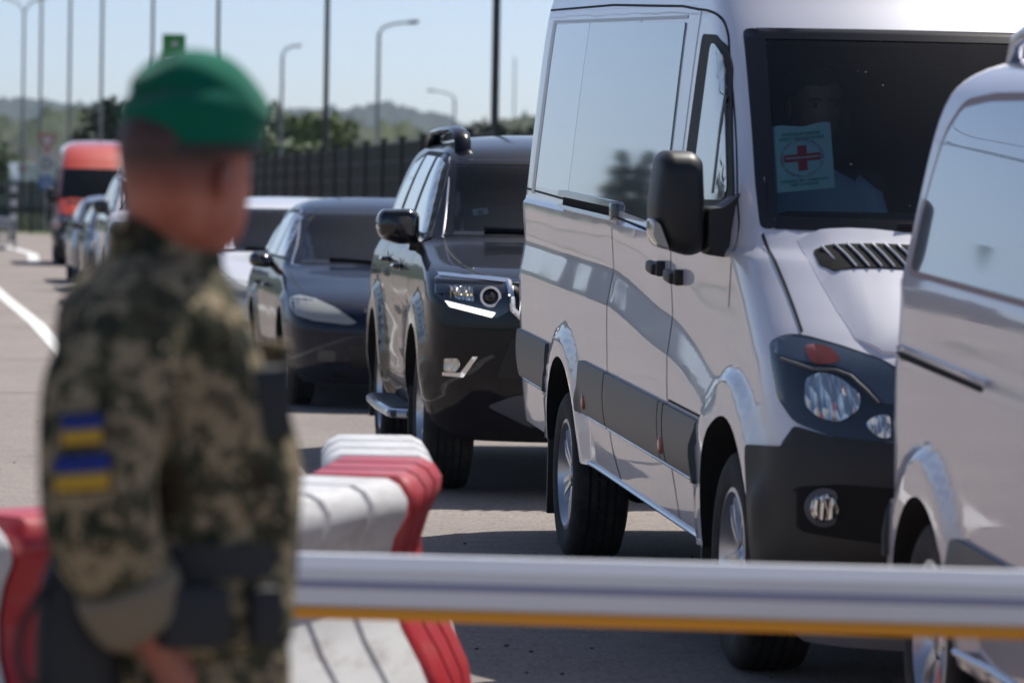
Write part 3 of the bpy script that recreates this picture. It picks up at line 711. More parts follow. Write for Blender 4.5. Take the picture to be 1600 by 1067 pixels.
    for k in range(9):
        y = -.38 + k * .095; q = car.hit('front', y, .97)[0]; box(b, q + Vector((.012, 0, 0)), (.02, .03, .17), None, .006)
    for ln in ([(-.558, 1.075), (-.545, .94), (-.46, .86), (.46, .86), (.545, .94), (.558, 1.075), (-.558, 1.075)],):
        pts = []
        for a_, c_ in zip(ln, ln[1:]): pts += [(a_[0] + (c_[0] - a_[0]) * k / 6, a_[1] + (c_[1] - a_[1]) * k / 6) for k in range(6)]
        tube(b, [car.hit('front', y, z)[0] + Vector((.01, 0, 0)) for y, z in pts + [ln[-1]]], .016, 6)
    car.on(); obj('grille_bars', b, M['chrome'], g_)
    lo = pt('lower_grille', [(-.55, .80), (.55, .80), (.62, .60), (-.62, .60)], 'front', M['grilleb'], off=.006, grid=.06)
    pt('skid_plate', [(-.66, .46), (-.52, .52), (.52, .52), (.66, .46), (.45, .36), (-.45, .36)], 'front', M['grey_plastic'], off=.010, grid=.05)
    wiper(car, [(-.56, 1.325), (-.3, 1.318), (0, 1.32), (.12, 1.31)]); wiper(car, [(0, 1.325), (.3, 1.318), (.58, 1.325)])
    for s_ in (-1, 1):
        fr = pt('window_frame', [(-.60, 1.262), (-1.20, 1.695), (-1.36, 1.728), (-2.56, 1.752), (-2.98, 1.70), (-3.30, 1.44), (-3.22, 1.37), (-2.6, 1.34), (-1.6, 1.305)], 'side', M['sealb'], side=s_, off=.003, grid=.06, r=.03)
        for pl in ([(-.70, 1.292), (-1.23, 1.672), (-1.38, 1.70), (-1.53, 1.705), (-1.60, 1.325)], [(-1.78, 1.33), (-1.70, 1.71), (-2.36, 1.725), (-2.50, 1.36)], [(-2.70, 1.365), (-2.50, 1.728), (-2.94, 1.68), (-3.22, 1.44), (-3.16, 1.39)]):
            pt('side_window', pl, 'side', M['tintl'], side=s_, off=.007, grid=.06, r=.02, parent=fr)
        b = bmesh.new()
        P3 = []
        for t, lift in ((-1.30, -.02), (-1.33, .045), (-1.42, .072), (-1.7, .074), (-2.3, .068), (-2.9, .066), (-3.10, .03), (-3.16, -.02)):
            q = car.hit('top', t, s_ * .60)[0]
            P3.append(Vector((t, s_ * .60, (q.z if q else 1.75) + lift)))
        rs = []
        for i, p in enumerate(P3):
            d = (P3[min(i + 1, 7)] - P3[max(0, i - 1)]).normalized(); u = Vector((0, 1, 0)); v = d.cross(u)
            rs.append(ring(b, [p + u * math.cos(a) * .046 + v * math.sin(a) * .021 for a in [math.pi * k / 6 for k in range(12)]]))
        skinr(b, rs); box(b, (-1.375, s_ * .60, P3[1].z - .02), (.03, .015, .09))
        car.on(); obj('roof_rail', b, pm, R_, 50)
        b = bmesh.new()
        for k in range(14): box(b, (-.68 - k * .108, s_ * .955, .372), (.06, .12, .012))
        box(b, (-1.4, s_ * .955, .345), (1.62, .15, .035), None, .012)
        car.on(); st = obj('side_step', b, M['grey_plastic'], R_)
        b = bmesh.new(); tube(b, [(-.56, s_ * .93, .345), (-.64, s_ * 1.02, .345), (-1.4, s_ * 1.035, .345), (-2.16, s_ * 1.02, .345), (-2.24, s_ * .93, .345)], .026, 8); car.on(); obj('step_edge', b, M['bright_edge'], st)
        for x, z in ((-2.22, 1.132), (-1.30, 1.108)):
            q, n, d = car.hit('side', x, z, s_); b = bmesh.new()
            tube(b, [q + Vector((-.10, 0, 0)), q + Vector((-.08, s_ * .035, 0)), q + Vector((.08, s_ * .035, 0)), q + Vector((.10, 0, 0))], .014, 8); lathe(b, [(0, .05), (s_ * .004, .045)], 16, 'Y', q)
            car.on(); obj('door_handle', b, M['plasticg'], R_)
        sl = [(-1.105, 1.385), (-1.08, 1.415), (-.93, 1.422), (-.885, 1.395), (-.885, 1.235), (-1.0, 1.232), (-1.09, 1.262), (-1.113, 1.32)]
        b = bmesh.new(); slab(b, sl if s_ < 0 else mirror_pts(sl), -.75, -.58, ((0, .94), (.08, 1), (.5, 1), (.8, .93), (.95, .78), (1, .55)), .03); car.on(); mo = obj('mirror', b, M['plasticg'], R_, 50)
        sl = [(-1.112, 1.335), (-1.045, 1.325), (-1.03, 1.308), (-1.105, 1.308)]
        b = bmesh.new(); slab(b, sl if s_ < 0 else mirror_pts(sl), -.70, -.605, ((0, 1), (1, .95)), .004); car.on(); obj('mirror_indicator', b, M['lensw'], mo, 50)
        b = bmesh.new(); tube(b, [(-.68, s_ * .93, 1.24), (-.67, s_ * .86, 1.225), (-.60, s_ * .80, 1.255)], [.04, .034, .04], 8); car.on(); obj('mirror_arm', b, M['plastic'], mo, 50)
        for mt, mz, mh in ((-.47, .40, .3), (-3.27, .36, .36)):
            b = bmesh.new(); box(b, (mt, s_ * .84, mz), (.02, .21, mh), None, .005); car.on(); obj('mudflap', b, M['plastic'], R_)
        pt('tail_lamp', [(-.86 * s_, 1.30), (-.70 * s_, 1.30), (-.72 * s_, .95), (-.86 * s_, .95)], 'rear', M['red_lens'], off=.01, grid=.05)
    # interior
    for y in (-.38, .38): seat(car, -1.45, y, .80, M['seatl'], .60); seat(car, -2.45, y, .80, M['seatl'], .56)
    b = bmesh.new(); box(b, (-1.02, 0, 1.235), (.52, 1.3, .16), None, .05); car.on(); obj('dashboard', b, M['interior'], R_, 50)
    steering(car, -1.22, .38, 1.24, .19)
    b = bmesh.new(); box(b, (-1.0, 0, 1.615), (.03, .22, .07), None, .012); tube(b, [(-1.0, 0, 1.63), (-.97, 0, 1.69)], .01); car.on(); obj('rear_view_mirror', b, M['plastic'], R_)
    b = bmesh.new(); box(b, (.1, 0, .30), (.5, .5, .16), None, .06); box(b, (0, 0, .385), (.12, 1.3, .10), None, .03); box(b, (-2.8, 0, .34), (.14, 1.3, .12), None, .03); box(b, (-2.8, .1, .33), (.28, .28, .24), None, .07)
    for y in (-.45, .45): box(b, (-1.4, y, .42), (4.2, .09, .14))
    box(b, (.45, .25, .33), (.3, .3, .08), None, .03); XF[0] = None; obj('chassis', b, M['well'], R_)
M['yellowish'] = mat('lamp_rib_chrome', (.55, .46, .22), .2, .8)

def build_sedan(car, pm, lens='hazy', taxi=False):
    cuts = [cyl_cut(0, .33, .375, -1.2, -.58), cyl_cut(0, .33, .375, .58, 1.2), cyl_cut(-2.72, .33, .375, -1.2, -.58), cyl_cut(-2.72, .33, .375, .58, 1.2),
            box_cut(-2.6, .6, -.595, .595, 1.015, 1.355), box_cut(-2.7, -1.15, -.70, .70, .50, 1.08)]
    car.body(pm, cuts); R_ = car.root; pt = car.patch
    for s_ in (-1, 1):
        put_wheel(car, 'car', 0, s_ * .765, .32); put_wheel(car, 'car', -2.72, s_ * .765, .32)
    b = bmesh.new()
    for sx in (1, -1):
        pt('x', [(-.615, 1.375), (-.59, 1.375), (-.59, 1.34), (-.70, 1.02), (-.72, .992), (-.765, .992)], 'front', None, off=.004, grid=.05, r=.01, bm=b, sx=sx)
    pt('x', [(-.60, 1.378), (.60, 1.378), (.59, 1.35), (-.59, 1.35)], 'front', None, off=.004, r=0, bm=b, grid=.08)
    pt('x', [(-.70, 1.022), (.70, 1.022), (.72, .995), (-.72, .995)], 'front', None, off=.004, r=0, bm=b, grid=.08)
    car.on(); obj('windscreen_border', b, M['frit'], R_)
    pt('windscreen', [(-.60, 1.37), (.60, 1.37), (.735, 1.0), (-.735, 1.0)], 'front', M['windc'], off=.001, th=.002)
    b = bmesh.new()
    for sx in (-1, 1):
        tube(b, [car.hit('front', sx * y, z)[0] + Vector((.004, 0, 0)) for y, z in ((.622, 1.385), (.665, 1.25), (.71, 1.12), (.772, .985), (.70, .972))], .009, 6)
    car.on(); obj('pillar_moulding', b, M['chrome'], R_)
    b = bmesh.new()
    for sx in (1, -1):
        car.line([(t, sx * y) for t, y in [(-.42, -.80), (0, -.80), (.30, -.77), (.52, -.72), (.70, -.58), (.80, -.40), (.84, -.2), (.85, 0)]], 'top', .008, bm=b)
        for ln in ([(-.50, .96), (-.55, .8), (-.50, .6), (-.45, .32)], [(-1.66, 1.37), (-1.64, .9), (-1.62, .3)], [(-2.55, 1.2), (-2.62, .95), (-2.5, .7), (-2.33, .5), (-2.28, .3)]):
            car.line(ln, 'side', .007, side=-sx, bm=b)
    car.on(); obj('panel_gaps', b, M['seam'], R_, recalc=False)
    for s_ in (-1, 1):
        fr = pt('window_frame', [(-.78, 1.02), (-1.38, 1.358), (-1.62, 1.388), (-2.15, 1.385), (-2.55, 1.30), (-3.0, 1.09), (-2.95, 1.045), (-2.4, 1.03)], 'side', M['sealb'], side=s_, off=.003, grid=.06, r=.03)
        for pl in ([(-.90, 1.042), (-1.40, 1.335), (-1.60, 1.362), (-1.62, 1.04)], [(-1.70, 1.042), (-1.68, 1.365), (-2.12, 1.36), (-2.38, 1.30), (-2.42, 1.05)], [(-2.50, 1.06), (-2.46, 1.27), (-2.60, 1.23), (-2.88, 1.085)]):
            pt('side_window', pl, 'side', M['tintl'], side=s_, off=.006, grid=.06, r=.02, parent=fr)
        for x in (-1.50, -2.42):
            q, n, d = car.hit('side', x, .82, s_); b = bmesh.new()
            tube(b, [q + Vector((-.09, 0, 0)), q + Vector((-.07, s_ * .03, 0)), q + Vector((.07, s_ * .03, 0)), q + Vector((.09, 0, 0))], .012, 8); car.on(); obj('door_handle', b, pm, R_)
        sl = [(-1.065, 1.05), (-1.04, 1.072), (-.93, 1.07), (-.895, 1.04), (-.885, .965), (-.95, .955), (-1.05, .968), (-1.072, 1.0)]
        b = bmesh.new(); slab(b, sl if s_ < 0 else mirror_pts(sl), -.86, -.70, ((0, .94), (.08, 1), (.5, 1), (.8, .9), (1, .55)), .025); car.on(); mo = obj('mirror', b, M['plasticg'] if lens == 'hazy' else pm, R_, 50)
        b = bmesh.new(); tube(b, [(-.78, s_ * .90, .985), (-.76, s_ * .85, .93), (-.70, s_ * .825, .92)], [.03, .028, .03], 8); car.on(); obj('mirror_arm', b, M['plastic'], mo, 50)
        pt('tail_lamp', [(-.82 * s_, .95), (-.55 * s_, .95), (-.55 * s_, .78), (-.82 * s_, .76)], 'rear', M['red_lens'], off=.01, grid=.05)
    for sx in (1, -1):
        h = pt('headlight', [(-.876, .72), (-.862, .775), (-.80, .792), (-.70, .772), (-.58, .715), (-.44, .615), (-.50, .600), (-.73, .622), (-.845, .655)], 'front', M['hazy'] if lens == 'hazy' else M['facet'], off=.005, grid=.03, sx=sx, r=.02)
        pt('fog_lamp', [(-.70, .42), (-.58, .42), (-.58, .34), (-.70, .34)], 'front', M['lampdark'], off=.006, grid=.04, sx=sx, r=.02)
    g_ = pt('grille', [(-.40, .715), (.40, .715), (.34, .60), (-.34, .60)], 'front', M['grilleb'], off=.005, grid=.05)
    b = bmesh.new()
    for z in (.63, .66, .69, .712):
        tube(b, [car.hit('front', y, z)[0] + Vector((.008, 0, 0)) for y in [-.38 + .095 * k for k in range(9)]], .006, 6)
    car.on(); obj('grille_bars', b, M['chrome'], g_)
    pt('lower_grille', [(-.50, .46), (.50, .46), (.46, .30), (-.46, .30)], 'front', M['grilleb'], off=.006, grid=.06)
    wiper(car, [(-.5, 1.035), (-.2, 1.02), (.05, 1.02)])
    for y in (-.36, .36): seat(car, -1.75, y, .55, M['seat'], .52, 16); seat(car, -2.45, y, .60, M['seat'], .46, 16)
    b = bmesh.new(); box(b, (-1.10, 0, .96), (.5, 1.2, .12), None, .05); car.on(); obj('dashboard', b, M['interior'], R_, 50)
    steering(car, -1.38, .36, .97, .18)
    b = bmesh.new(); box(b, (-1.25, 0, 1.30), (.03, .22, .06), None, .012); car.on(); obj('rear_view_mirror', b, M['plastic'], R_)
    b = bmesh.new(); box(b, (-1.3, 0, .24), (4.2, 1.2, .06), None, .02); box(b, (0, 0, .32), (.1, 1.2, .1)); box(b, (-2.72, 0, .32), (.1, 1.2, .1)); XF[0] = None; obj('chassis', b, M['well'], R_)

def build_mpv(car, pm):
    cuts = [cyl_cut(0, .33, .375, -1.2, -.62), cyl_cut(0, .33, .375, .62, 1.2), cyl_cut(3.2, .33, .375, -1.2, -.62), cyl_cut(3.2, .33, .375, .62, 1.2)]
    car.body(pm, cuts); R_ = car.root; pt = car.patch
    for s_ in (-1, 1):
        put_wheel(car, 'car', 0, s_ * .835, .325); put_wheel(car, 'car', 3.2, s_ * .835, .325)
        b = bmesh.new()
        for ln in ([(1.19, 1.76), (1.19, 1.0), (1.19, .36)], [(1.95, 1.78), (1.95, .36)], [(-.55, 1.05), (.0, 1.05)]): car.line(ln, 'side', .008, side=s_, bm=b)
        car.on(); obj('panel_gaps', b, M['seam'], R_, recalc=False)
        for x0, x1 in ((-.60, -.385), (.385, 1.18), (1.20, 1.94), (1.96, 2.8)):
            pt('side_trim', [(x0, .645), (x1, .645), (x1, .50), (x0, .50)], 'side', M['trim'], side=s_, off=.016, th=.01, grid=.08, r=.012)
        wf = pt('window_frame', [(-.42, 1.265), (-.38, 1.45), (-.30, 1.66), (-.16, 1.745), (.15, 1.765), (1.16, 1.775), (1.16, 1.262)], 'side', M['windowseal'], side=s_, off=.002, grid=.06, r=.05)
        pt('side_window', [(-.385, 1.282), (-.35, 1.45), (-.27, 1.645), (-.14, 1.722), (.15, 1.742), (1.14, 1.755), (1.14, 1.28)], 'side', M['tintl'], side=s_, off=.005, grid=.06, r=.05, parent=wf)
        pt('side_window', [(1.24, 1.28), (1.24, 1.755), (1.90, 1.75), (1.90, 1.28)], 'side', M['tintl'], side=s_, off=.005, grid=.06, r=.04)
        pt('cab_window', [(2.0, 1.28), (2.0, 1.74), (2.15, 1.72), (2.75, 1.32), (2.7, 1.28)], 'side', M['tintl'], side=s_, off=.005, grid=.06, r=.04)
        b = bmesh.new()
        pt('x', [(-.50, 1.059), (.60, 1.047), (.62, 1.038), (.60, 1.031), (-.50, 1.041)], 'side', None, side=s_, off=.002, th=.003, grid=.1, r=.004, bm=b, mi=1)
        pt('x', [(-.55, 1.078), (.68, 1.066), (.68, 1.054), (-.55, 1.066)], 'side', None, side=s_, off=.012, th=.012, grid=.1, r=.004, bm=b)
        car.on(); obj('slide_rail', b, [pm, M['well']], R_)
        b = bmesh.new(); tube(b, [car.hit('side', .40 + k * .3, .36, s_)[0] + Vector((0, s_ * .004, 0)) for k in range(9)], .010, 6); car.on(); obj('highlight_strip', b, M['bright_edge'], R_)
        pt('tail_lamp', [(-.665, 1.60), (-.545, 1.60), (-.56, 1.42), (-.665, 1.42)], 'side', M['red_lens'], side=s_, off=.014, th=.02, grid=.04)
        pt('tail_lamp', [(-.93 * s_, 1.55), (-.78 * s_, 1.55), (-.80 * s_, 1.10), (-.93 * s_, 1.10)], 'rear', M['red_lens'], off=.02, th=.03, grid=.05)
        b = bmesh.new(); P3 = []
        for t, lift in ((-.22, -.01), (-.17, .055), (-.05, .075), (1.2, .08), (2.0, .06), (2.1, -.02)):
            q = car.hit('top', t, s_ * .70)[0]; P3.append(Vector((t, s_ * .70, q.z + lift)))
        tube(b, P3, .022, 8); car.on(); obj('roof_rail', b, M['bright_edge'], R_, 50)
        q = car.hit('side', 2.3, 1.15, s_)[0]; b = bmesh.new(); box(b, q + Vector((0, s_ * .03, 0)), (.2, .04, .035), None, .012); car.on(); obj('door_handle', b, pm, R_)
        b = bmesh.new(); sl = [(-1.15, 1.42), (-.98, 1.42), (-.95, 1.2), (-1.14, 1.22)]
        slab(b, sl if s_ < 0 else mirror_pts(sl), 2.65, 2.85, ((0, .95), (.1, 1), (.6, 1), (1, .6)), .03); tube(b, [(2.75, s_ * .99, 1.26), (2.72, s_ * .88, 1.25)], .03, 8); car.on(); obj('mirror', b, M['plastic'], R_, 50)
        h = pt('headlight', [(-.90 * s_, 1.0), (-.62 * s_, 1.0), (-.60 * s_, .82), (-.90 * s_, .84)], 'front', M['facet'], off=.008, grid=.04)
    pt('windscreen', [(-.78, 1.72), (.78, 1.72), (.84, 1.30), (-.84, 1.30)], 'front', M['tint'], off=.004)
    pt('rear_window', [(-.72, 1.66), (.72, 1.66), (.78, 1.22), (-.78, 1.22)], 'rear', M['tint'], off=.004)
    pt('grille', [(-.5, .98), (.5, .98), (.46, .80), (-.46, .80)], 'front', M['grilleb'], off=.006)
    pt('bumper', [(-.92, .62), (.92, .62), (.92, .28), (-.92, .28)], 'rear', M['trim'], off=.012, grid=.06)
    b = bmesh.new(); box(b, (1.6, 0, .27), (4.0, 1.2, .06), None, .02); box(b, (0, 0, .33), (.1, 1.3, .1)); box(b, (3.2, 0, .33), (.1, 1.3, .1)); XF[0] = None; obj('chassis', b, M['well'], R_)
    # crossbars on the roof rails
    b = bmesh.new()
    for t in (.45, 1.6): box(b, (t, 0, 1.915), (.07, 1.42, .03), None, .012)
    car.on(); obj('roof_crossbar', b, M['plastic'], R_)
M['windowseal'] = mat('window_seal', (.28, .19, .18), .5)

# ------------------------------------------------------------ vehicles placed
QG = 'vehicles queuing towards the barrier'
van = Car('panel_van', (1.645 + .1286 * .32 - .03, 12.41 - .9917 * .32), 7.39, 1.74, -2.12, .35, VAN_ROWS, van_disp,
          label='silver high-roof panel van with a red cross paper sheet in its windscreen', cat='van', group=QG)
build_van(van, M['silver'])
_a = R(5.8)
mpv = Car('people_carrier', (2.068 - .33 * math.sin(_a), 9.651 + .33 * math.cos(_a)), 5.8, 2, 0, .33, MPV_ROWS, mpv_disp,
          label='low silver-violet van nearest the camera, cut off by the right edge of the photo', cat='van', group=QG)
build_mpv(mpv, M['silver_near'])
suv = Car('off_road_car', (.454, 19.33), 6.27, 0, 0, 0, SUV_ROWS, suv_disp, label='black off-road car with roof rails and lit daytime lights behind the silver van', cat='car', group=QG)
build_suv(suv, M['black'])
_a = R(8.2)
sed = Car('saloon_car', (-.682 - .6 * math.sin(_a), 26.523 + .6 * math.cos(_a)), 8.2, 0, 0, 0, SED_ROWS, sed_disp, label='dark blue saloon with hazy headlights behind the black off-road car', cat='car', group=QG)
build_sedan(sed, M['navy'])
def queue_car(kind, name, x, y, head, pm, label, cat='car', **k):
    rows, disp, hw = {'s': (SUV_ROWS, suv_disp, .92), 'c': (SED_ROWS, sed_disp, .87), 'v': (VAN_ROWS, van_disp, .97)}[kind]
    a = R(head); c = Car(name, (x + hw * math.cos(a), y + hw * math.sin(a)), head, 0 if kind != 'v' else 1.0, -2 if kind == 'v' else 0, .35, rows, disp, label=label, cat=cat, group=QG)
    {'s': build_suv, 'c': build_sedan, 'v': lambda c, p: build_van(c, p, True)}[kind](c, pm); return c
queue_car('c', 'saloon_car', -2.66, 32.9, 8.5, M['white'], 'white car between the soldier\'s chin and the dark blue saloon')
rc = queue_car('c', 'saloon_car', -3.55, 40.0, 9, M['darkred'], 'dark red car mostly hidden behind the white car, its whip aerial showing')
b = bmesh.new(); tube(b, [(-2.1, -.35, 1.47), (-2.16, -.35, 1.60), (-2.22, -.35, 1.86)], [.022, .014, .006], 8); XF[0] = None; obj('aerial', b, M['white'], rc.root)
queue_car('s', 'off_road_car', -5.36, 50.0, 9, M['silver'], 'tall silver car with roof rails beside the soldier\'s neck')
queue_car('c', 'saloon_car', -6.5, 57.5, 9, M['navy'], 'dark blue saloon in front of the red van in the far queue')
queue_car('c', 'saloon_car', -7.4, 63.5, 9, M['greyblue'], 'leftmost grey blue saloon of the far queue')
queue_car('v', 'panel_van', -9.75, 80.5, 8, M['orange'], 'orange-red high-roof van at the far end of the queue', 'van')
XF[0] = None
# ------------------------------------------------------------ ground, road markings
def sheet(name, pts, m, z, kind='structure', **k):
    b = bmesh.new(); b.faces.new([b.verts.new((x, y, z)) for x, y in pts]); o = obj(name, b, m, None, recalc=False)
    for p in o.data.polygons:
        if p.normal.z < 0: o.data.flip_normals(); break
    return tag(o, kind=kind, **k)
sheet('ground', [(-9000, -9000), (9000, -9000), (9000, 9000), (-9000, 9000)], M['grass'], -.03)
def strip(name, cen, wid, m, z):
    b = bmesh.new(); rs = []
    for i, p in enumerate(cen):
        a, c = cen[max(0, i - 1)], cen[min(len(cen) - 1, i + 1)]; d = Vector((c[0] - a[0], c[1] - a[1])).normalized(); w_ = wid[i] if isinstance(wid, list) else (wid, wid)
        rs.append(ring(b, [(p[0] - d.y * w_[0], p[1] + d.x * w_[0], z), (p[0] + d.y * w_[1], p[1] - d.x * w_[1], z)]))
    skinr(b, rs, False, False); return tag(obj(name, b, m), kind='structure')
strip('road', [(0, -60), (0, 10), (-2.2, 30), (-5.5, 50), (-8.6, 66), (-12.2, 90), (-18.5, 118), (-30, 150), (-60, 200), (-110, 250)], [(40, 40), (30, 30), (16, 20), (9.5, 16), (6.8, 14), (4.4, 12), (4.2, 10), (6, 9), (6, 9), (6, 9)], M['asphalt'], 0)
M['yard'] = mat('sandy_yard', (.27, .225, .195), .9)
_c = objco(M['yard']); Lk(M['yard'], ramp(M['yard'], noi(M['yard'], _c, .4, 6, .65), [(.3, (.20, .165, .14)), (.6, (.30, .255, .225))]), P(M['yard']).inputs['Base Color'])
sheet('yard', [(-16.5, 40), (-17, 112), (-22, 150), (-160, 230), (-240, 0), (-41, -60)], M['yard'], -.012)
line_m = M['roadpaint']
strip('road_marking', [(-1.1, 16.0), (-1.75, 20), (-3.35, 30), (-5.45, 43.2), (-7.1, 53), (-8.75, 63), (-10.2, 72)], .09, line_m, .004)
strip('road_marking', [(-10.4, 82), (-12.1, 95), (-13.9, 105), (-16.2, 116), (-20, 130), (-28, 150)], .13, line_m, .005)
def _crack(pts, w_): 
    b = bmesh.new(); rs = []
    for i, (x, y) in enumerate(pts): rs.append(ring(b, [(x, y - w_ / 2, .003), (x, y + w_ / 2, .003)]))
    skinr(b, rs, False, False); return obj('road_joint', b, M['tar'])
M['tar'] = mat('tar_joint', (.03, .028, .027), .7)
for yy, x0, x1 in ((33.5, -8, -2.6), (27.8, -6.5, -2.2), (14.4, -3, 1.2)):
    tag(_crack([(x0 + (x1 - x0) * k / 12, yy + .05 * math.sin(k * 1.7)) for k in range(13)], .035), kind='structure')
# pebbles on the asphalt: one mass
b = bmesh.new(); rg = random.Random(3)
for k in range(150):
    y = rg.uniform(7.5, 26); x = rg.uniform(-.13, .13) * y + rg.gauss(0, .3); s_ = rg.uniform(.003, .008) * (1.5 if rg.random() < .08 else 1)
    r_ = bmesh.ops.create_icosphere(b, subdivisions=1, radius=s_)
    for v in r_['verts']: v.co = Vector((v.co.x * rg.uniform(.8, 1.5), v.co.y * rg.uniform(.8, 1.3), v.co.z * .7)) + Vector((x, y, s_ * .4))
M['pebble'] = mat('pebble', (.07, .06, .055), .8)
tag(obj('loose_grit', b, M['pebble']), kind='stuff')

# ------------------------------------------------------------ hills and woods
M['wood'] = mat('woodland', (.04, .06, .02), .9)
_w = M['wood']; _c = objco(_w); Lk(_w, ramp(_w, noi(_w, _c, .012, 6, .7), [(.3, (.006, .013, .009)), (.5, (.013, .024, .013)), (.68, (.034, .050, .020))]), P(_w).inputs['Base Color'])
def crest(name, D, prof, depth, bumpy, seed, m, x0=-1, x1=1):
    """a wooded ridge: rows of crowns piled up a slope. prof: (photo x, crest height)"""
    b = bmesh.new(); rg = random.Random(seed); xs = [p[0] for p in prof]; hs = [p[1] for p in prof]
    nx = 620; nd = 22; rs = []
    for j in range(nd + 1):
        row = []
        f = j / nd
        for i in range(nx + 1):
            px = xs[0] + (xs[-1] - xs[0]) * i / nx; az = (px - 800) / 5900
            d = D + depth * f; h = pchip(xs, hs, px) * math.sin(min(1, f * 1.25) * math.pi / 2)
            x = az * D * (1 + depth * f / D); n_ = noise.noise(Vector((x / bumpy * .6, d / bumpy, seed))) + .8 * noise.noise(Vector((x * 2.3 / bumpy, d * 2.3 / bumpy, seed + 5)))
            row.append(b.verts.new((x, d, max(-2, h + (n_ * bumpy * .5 + rg.uniform(-.16, .16) * bumpy) * (1 if f > .03 else 0)))))
        rs.append(row)
    skinr(b, rs, False, False)
    return tag(obj(name, b, m, sharp=180), kind='structure')
crest('hills', 1900, [(-2600, 40), (-900, 60), (-200, 63), (0, 63), (150, 60), (260, 61), (420, 60), (500, 59), (590, 63), (640, 61), (690, 56), (747, 50), (800, 54), (1000, 60), (1600, 70), (3000, 50)], 700, 11, 1, M['wood'])
crest('hill', 900, [(-2600, 20), (-600, 26), (-120, 18), (20, 20), (90, 23), (150, 25), (200, 24), (300, 22), (420, 21), (560, 21), (640, 19), (740, 17), (860, 20), (1600, 30), (3000, 20)], 260, 9, 2, M['wood'])

M['wood_l'] = mat('woodland_edge', (.05, .08, .02), .9)
_w = M['wood_l']; _c = objco(_w); Lk(_w, ramp(_w, noi(_w, _c, .09, 5, .7), [(.3, (.008, .018, .008)), (.5, (.020, .036, .013)), (.68, (.065, .088, .022))]), P(_w).inputs['Base Color'])
crest('tree_line', 400, [(-2600, 9), (-600, 10), (-100, 9.5), (0, 9.4), (90, 10.5), (160, 11.2), (230, 10.6), (330, 10), (400, 10.8), (470, 11.2), (520, 10.1), (600, 9.3), (700, 9.2), (760, 10.6), (840, 11), (1600, 10), (3000, 9)], 70, 5, 3, M['wood_l'])
M['leaf_l'] = mat('leaves_light', (.13, .17, .035), .7); M['leaf_m'] = mat('leaves_mid', (.06, .10, .025), .7); M['leaf_d'] = mat('leaves_dark', (.022, .042, .014), .75); M['bark'] = mat('bark', (.07, .05, .035), .9)
def crown_mesh(seed, h, r_, n, leaf, conical=False):
    b = bmesh.new(); rg = random.Random(seed); cl = []
    for k in range(46 if conical else 16):
        if conical: z = rg.uniform(.12, 1) * h; q = r_ * (1.04 - z / h); a = rg.uniform(0, 6.28); cl.append((Vector((math.cos(a) * q * .55, math.sin(a) * q * .55, z)), q * .5 + .08))
        else:
            a = rg.uniform(0, 6.28); q = rg.uniform(.2, .75) * r_; z = h * rg.uniform(.35, .86); cl.append((Vector((math.cos(a) * q, math.sin(a) * q, z)), r_ * rg.uniform(.28, .48)))
    for k in range(n):
        c, q = cl[rg.randrange(len(cl))]
        d = Vector((rg.gauss(0, 1), rg.gauss(0, 1), rg.gauss(0, .8))).normalized() * q * rg.uniform(.55, 1.08); p = c + d; s_ = leaf * rg.uniform(.6, 1.4)
        u = Vector((rg.gauss(0, 1), rg.gauss(0, 1), rg.gauss(0, 1))).normalized(); v = u.orthogonal().normalized()
        b.faces.new([b.verts.new(p + u * s_), b.verts.new(p + v * s_ * .7), b.verts.new(p - u * s_), b.verts.new(p - v * s_ * .7)])
    me = bpy.data.meshes.new('crown'); b.to_mesh(me); b.free(); return me
def trunk_mesh(seed, h, r_, conical=False):
    b = bmesh.new(); rg = random.Random(seed)
    tube(b, [(0, 0, -.1), (rg.uniform(-.1, .1), 0, h * .3), (rg.uniform(-.2, .2), rg.uniform(-.2, .2), h * .6), (0, 0, h * (.95 if conical else .8))], [.026 * h, .02 * h, .012 * h, .004 * h], 7)
    for k in range(5):
        z = h * rg.uniform(.25, .6); a = rg.uniform(0, 6.28); tube(b, [(0, 0, z), (math.cos(a) * r_ * .35, math.sin(a) * r_ * .35, z + h * .1), (math.cos(a) * r_ * .65, math.sin(a) * r_ * .65, z + h * .2)], [.009 * h, .006 * h, .002 * h], 5)
    me = bpy.data.meshes.new('trunk'); finish(b); b.to_mesh(me); b.free(); me.materials.append(M['bark']); return me
TR = []
for k in range(3): TR.append((crown_mesh(10 + k, 8, 3.4, 1900, .26), trunk_mesh(k, 8, 3.4)))
FIR = (crown_mesh(40, 10, 2.3, 3000, .22, True), trunk_mesh(9, 10, 1, True))
crownv = {}
def tree(px, d, h, var, leaf, label, sx=1.0, group='trees beyond the road'):
    x = (px - 800) / 5900 * d; fir = var == 'fir'
    r_ = empty('fir_tree' if fir else 'broadleaf_tree', (x, d, -.05), rnd.uniform(0, 6.28), label=label, cat='tree', group=group); s_ = h / (10 if fir else 8)
    r_.scale = (s_ * sx, s_ * sx, s_)
    cm, tm = FIR if fir else TR[var]
    key = (cm.name, leaf)
    if key not in crownv: c2 = cm.copy(); c2.materials.clear(); c2.materials.append(M[leaf]); c2.name = 'crown'; crownv[key] = c2
    for nm, me in (('crown', crownv[key]), ('trunk', tm)):
        o = bpy.data.objects.new(nm, me); COL.objects.link(o); o.parent = r_
rnd = random.Random(12)
